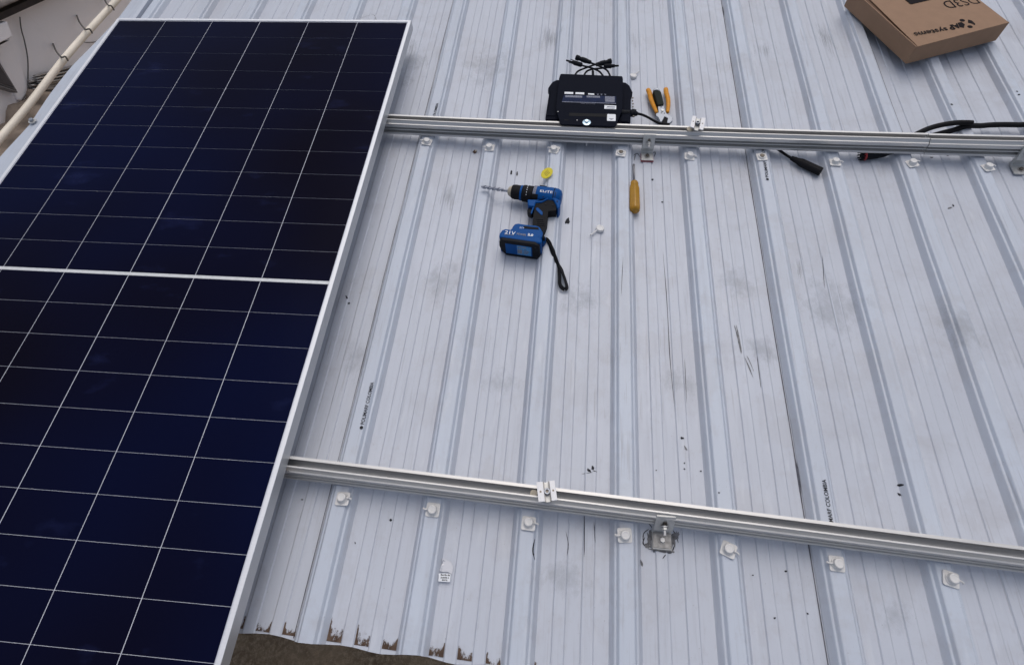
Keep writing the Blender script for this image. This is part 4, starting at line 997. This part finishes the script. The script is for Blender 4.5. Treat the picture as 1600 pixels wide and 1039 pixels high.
# printing reads upside down from here: baseline runs right to left
c6 = lambda x, y: (1310+x/5.517, y/5.517)
def lettering(s, p_start, p_end, m=M['cardprint'], bold=0, h=None):
    a = at(*p_start, ZT+.0016); e = at(*p_end, ZT+.0016); L = (e-a).length; d = (e-a).normalized()
    t = text(s, (0, 0, 0), (1, 0, 0), 1.0, m, None, bold=bold); xs = [v.co.x for v in t.data.vertices]; w = max(xs)-min(xs); x0 = min(xs)
    hh = h or L/w; y = Vector((-d.y, d.x, 0))
    for v in t.data.vertices:
        q = v.co.copy(); v.co = a+d*((q.x-x0)*L/w)+y*(q.y*hh)
    t.parent = bxx; t.data.transform(world_of(bxx).inverted()); return t
lettering('AP', c6(1026, 204), c6(936, 226), bold=.03, h=.034)
lettering('systems', c6(928, 238), c6(645, 285), bold=.012, h=.031)
lettering('DS3D', c6(1165, -28), c6(885, 18), bold=0, h=.062)
prn([c6(580, 0), c6(560, -60), c6(820, -60), c6(805, 0), c6(625, 38)])
def prblob(cx, cy, rx, ry, ang):
    a = R_(ang); prn([c6(cx+rx*math.cos(t)*math.cos(a)-ry*math.sin(t)*math.sin(a), cy+rx*math.cos(t)*math.sin(a)+ry*math.sin(t)*math.cos(a)) for t in [2*math.pi*k/14 for k in range(14)]], 'printed_emblem')
prblob(1068, 178, 24, 11, 8); prblob(1135, 233, 24, 11, 8)
prn([c6(1028, 200), c6(1060, 192), c6(1090, 212), c6(1082, 243), c6(1045, 236)], 'printed_emblem')
prn([c6(1118, 172), c6(1150, 180), c6(1180, 208), c6(1178, 220), c6(1145, 205), c6(1118, 200)], 'printed_emblem')

# ------------------------------------------------------------------ own building under the roof, ground, neighbour
bm = bmesh.new(); box(bm, (.9, .93, -1.36), (4.3, 3.3, 2.3)); tag(obj('building_wall', bm, M['plaster']), 'plastered wall of the building carrying the ribbed roof', 'wall')
bm = bmesh.new(); nx = 90; g = []
for j in range(nx+1):
    row = []
    for i in range(nx+1):
        x = -9+18*i/nx; y = -9+18*j/nx; row.append(bm.verts.new((x, y, -2.55+.05*noise.noise(Vector((x*2, y*2, 0)))+.02*noise.noise(Vector((x*7, y*7, 0))))))
    g.append(row)
for j in range(nx):
    for i in range(nx): bm.faces.new((g[j][i], g[j][i+1], g[j+1][i+1], g[j+1][i]))
gr = obj('ground', bm, M['soil'], smooth=True); tag(gr, kind='structure')
bm = bmesh.new()
R2 = 200
vs = [bm.verts.new(p) for p in [(-R2, -R2, -2.65), (R2, -R2, -2.65), (R2, R2, -2.65), (-R2, R2, -2.65)]]; bm.faces.new(vs)
tag(obj('terrain', bm, M['soil']), kind='structure')
# soil bank just under the eave
bm = bmesh.new(); g = []; nx = 60
for j in range(31):
    row = []
    for i in range(nx+1):
        x = -1.6+4.2*i/nx; y = -2.0+1.28*j/30
        row.append(bm.verts.new((x, y, -.62+.05*noise.noise(Vector((x*5, y*5, 2)))+.02*noise.noise(Vector((x*17, y*17, 0)))-max(0, (-1.1-y))*1.2)))
    g.append(row)
for j in range(30):
    for i in range(nx): bm.faces.new((g[j][i], g[j][i+1], g[j+1][i+1], g[j+1][i]))
tag(obj('earth_bank', bm, M['soil'], smooth=True), kind='structure')

XW = -2.4
nh = thing('neighbour_house', 'neighbouring plastered house with a dark corrugated roof at the top left', 'house', (XW, 2, -2.5))
def wpoly(name, px, x0, th, m, parent=nh, bevel=.004):
    bm = bmesh.new(); prism(bm, [atx(u, v, x0) for u, v in px], (-th, 0, 0)); return obj(name, bm, m, parent, bevel=bevel, seg=1)
e0, e1 = atx(0, 33, XW+.10), atx(72, 0, XW+.10); me_ = (e1.z-e0.z)/(e1.y-e0.y)
def rake(y, d=0): return e0.z+me_*(y-e0.y)+d
bm = bmesh.new(); prism(bm, [Vector((XW, -1.5, -2.7)), Vector((XW, 5.5, -2.7)), Vector((XW, 5.5, rake(5.5))), Vector((XW, -1.5, rake(-1.5)))], (-.15, 0, 0)); obj('wall', bm, M['plaster'], nh)
bm = bmesh.new(); prism(bm, [Vector((XW+.10, -1.5, rake(-1.5, .0))), Vector((XW+.10, 5.5, rake(5.5, .0))), Vector((XW+.10, 5.5, rake(5.5, .03))), Vector((XW+.10, -1.5, rake(-1.5, .03)))], (-.12, 0, 0)); obj('eave_board', bm, M['darkwood'], nh)
bm = bmesh.new(); g = []
for j in range(121):
    s = j/120*7-1.5
    row = []
    for i in range(0, 101):
        d = i/100*3.0
        row.append(bm.verts.new((XW+.13-d, s, rake(s, .056)+.22*d+.020*math.sin(d*2*math.pi/.13))))
    g.append(row)
for j in range(120):
    for i in range(100): bm.faces.new((g[j][i], g[j][i+1], g[j+1][i+1], g[j+1][i]))
o = obj('roof', bm, M['oldroof'], nh, smooth=True); s = o.modifiers.new('s', 'SOLIDIFY'); s.thickness = .012
wpoly('beam', [(-60, 62), (-60, 99), (0, 68), (20.5, 57.5), (12, 33.5), (0, 38)], XW+.10, .12, M['plasterw'])
wpoly('pilaster', [(-60, 100), (0, 69), (16, 61), (46, 140), (44, 158), (28, 157), (0, 97), (-60, -20+97)], XW+.012, .03, M['plasterw'])
w_ = wpoly('window', [(-50, 30), (0, 97), (28, 143), (0, 133), (-50, 115)], XW+.016, .03, M['windowframe'])
wpoly('pane', [(-45, 45), (0, 104), (22, 137), (0, 129), (-45, 112)], XW+.020, .02, M['windowdark'], w_, 0)
wpoly('sill', [(-50, 118), (0, 137), (29, 146), (28, 143), (0, 133.5), (-50, 114)], XW+.04, .05, M['windowframe'])
# low clay-tiled lean-to at the foot of the wall
zl_ = atx(30, 158, XW).z
bm = bmesh.new(); g = []
for j in range(141):
    y = -1.4+(atx(58, 160, XW).y+1.4)*j/140; row = []
    for i in range(41):
        x = XW+.02+(1.0)*i/40
        z = zl_-.02-.16*(x-XW)+.030*abs(math.sin(y*math.pi/.17))+.02*noise.noise(Vector((x*6, y*6, 0)))+.012*noise.noise(Vector((x*22, y*22, 0)))-.02*((x-XW)*3.3 % 1)
        row.append(bm.verts.new((x, y, z)))
    g.append(row)
for j in range(140):
    for i in range(40): bm.faces.new((g[j][i], g[j][i+1], g[j+1][i+1], g[j+1][i]))
o = obj('tiled_lean_to', bm, M['clay'], smooth=True); s = o.modifiers.new('s', 'SOLIDIFY'); s.thickness = .02
tag(o, 'low brown weathered clay-tiled roof between the houses at the left edge', 'roof')
# pipe on the wall
PX = XW+.36
pp = [atx(-60, 290, PX), atx(0, 217, PX), atx(46, 163, PX), atx(100, 93, PX), atx(140, 47, PX), atx(183, 0, PX), atx(240, -66, PX)]
bm = bmesh.new(); tube(bm, smooth_path(pp, 5), .0168, 20); tag(obj('drain_pipe', bm, M['pvc'], smooth=True), 'cream plastic pipe running diagonally along the neighbouring wall', 'pipe')
def wire(name, px, x, r, label):
    bm = bmesh.new(); tube(bm, smooth_path([atx(u, v, x+dx) for u, v, dx in px], 6), r, 8); tag(obj(name, bm, M['wire'], smooth=True), label, 'wire', 'wires on the neighbouring wall')
wire('wire_tie', [(120, 25, -.03), (124, 35, .10), (130, 43, .24), (134, 46.5, .38), (140, 46, .40), (144, 52, .36)], XW+.03, .0042, 'grey wire looped round the cream pipe in the middle of its length')
wire('wire_tie', [(83, 69, -.03), (87, 79, .10), (92, 86, .24), (97, 90, .38), (102, 89, .40), (106, 95, .36)], XW+.03, .0042, 'grey wire looped round the cream pipe nearest the scrap sheets')
wire('wire_tie', [(161, -4, -.03), (166, 5, .15), (170, 9, .38), (174, 10, .40), (178, 16, .36)], XW+.03, .0042, 'grey wire looped round the cream pipe at the top edge')
wire('hanging_wire', [(31, 27, 0), (33, 45, 0), (39, 68, 0), (43.5, 95, 0), (43.5, 128, 0), (43, 144, 0), (37, 153, 0), (33, 160, 0)], XW+.02, .003, 'thin grey wire hanging down the wall below the dark eave')
wire('hanging_wire', [(125, 64, 0), (135, 67, 0), (150, 66, 0), (165, 64, 0)], XW+.012, .0025, 'thin wire crossing the wall behind the cream pipe')
# scrap corrugated sheets leaning on the wall
def scrap(c, dx, n, amp, label):
    P = [atx(u, v, XW+dx) for u, v in c]; bm = bmesh.new(); g = []
    for j in range(n+1):
        t = j/n; a = P[0].lerp(P[3], t); b = P[1].lerp(P[2], t); g.append([bm.verts.new(a.lerp(b, i/12)+Vector((amp*math.sin(t*2*math.pi*3.5), 0, 0))) for i in range(13)])
    for j in range(n):
        for i in range(12): bm.faces.new((g[j][i], g[j][i+1], g[j+1][i+1], g[j+1][i]))
    o = obj('scrap_sheet', bm, M['galv'], smooth=True); s = o.modifiers.new('s', 'SOLIDIFY'); s.thickness = .003
    tag(o, label, 'metal sheet', 'scrap corrugated sheets')
scrap([(51, 119), (130, 99), (120, 122), (58, 132)], .035, 24, .012, 'brownish scrap of corrugated sheet, topmost of those behind the pipe')
scrap([(43, 127), (120, 110), (110, 152), (52, 147)], .022, 30, .012, 'shiny galvanised corrugated scrap partly under the brownish one')
scrap([(46, 140), (110, 125), (105, 166), (62, 166)], .012, 30, .012, 'dull corrugated scrap lowest behind the cream pipe')
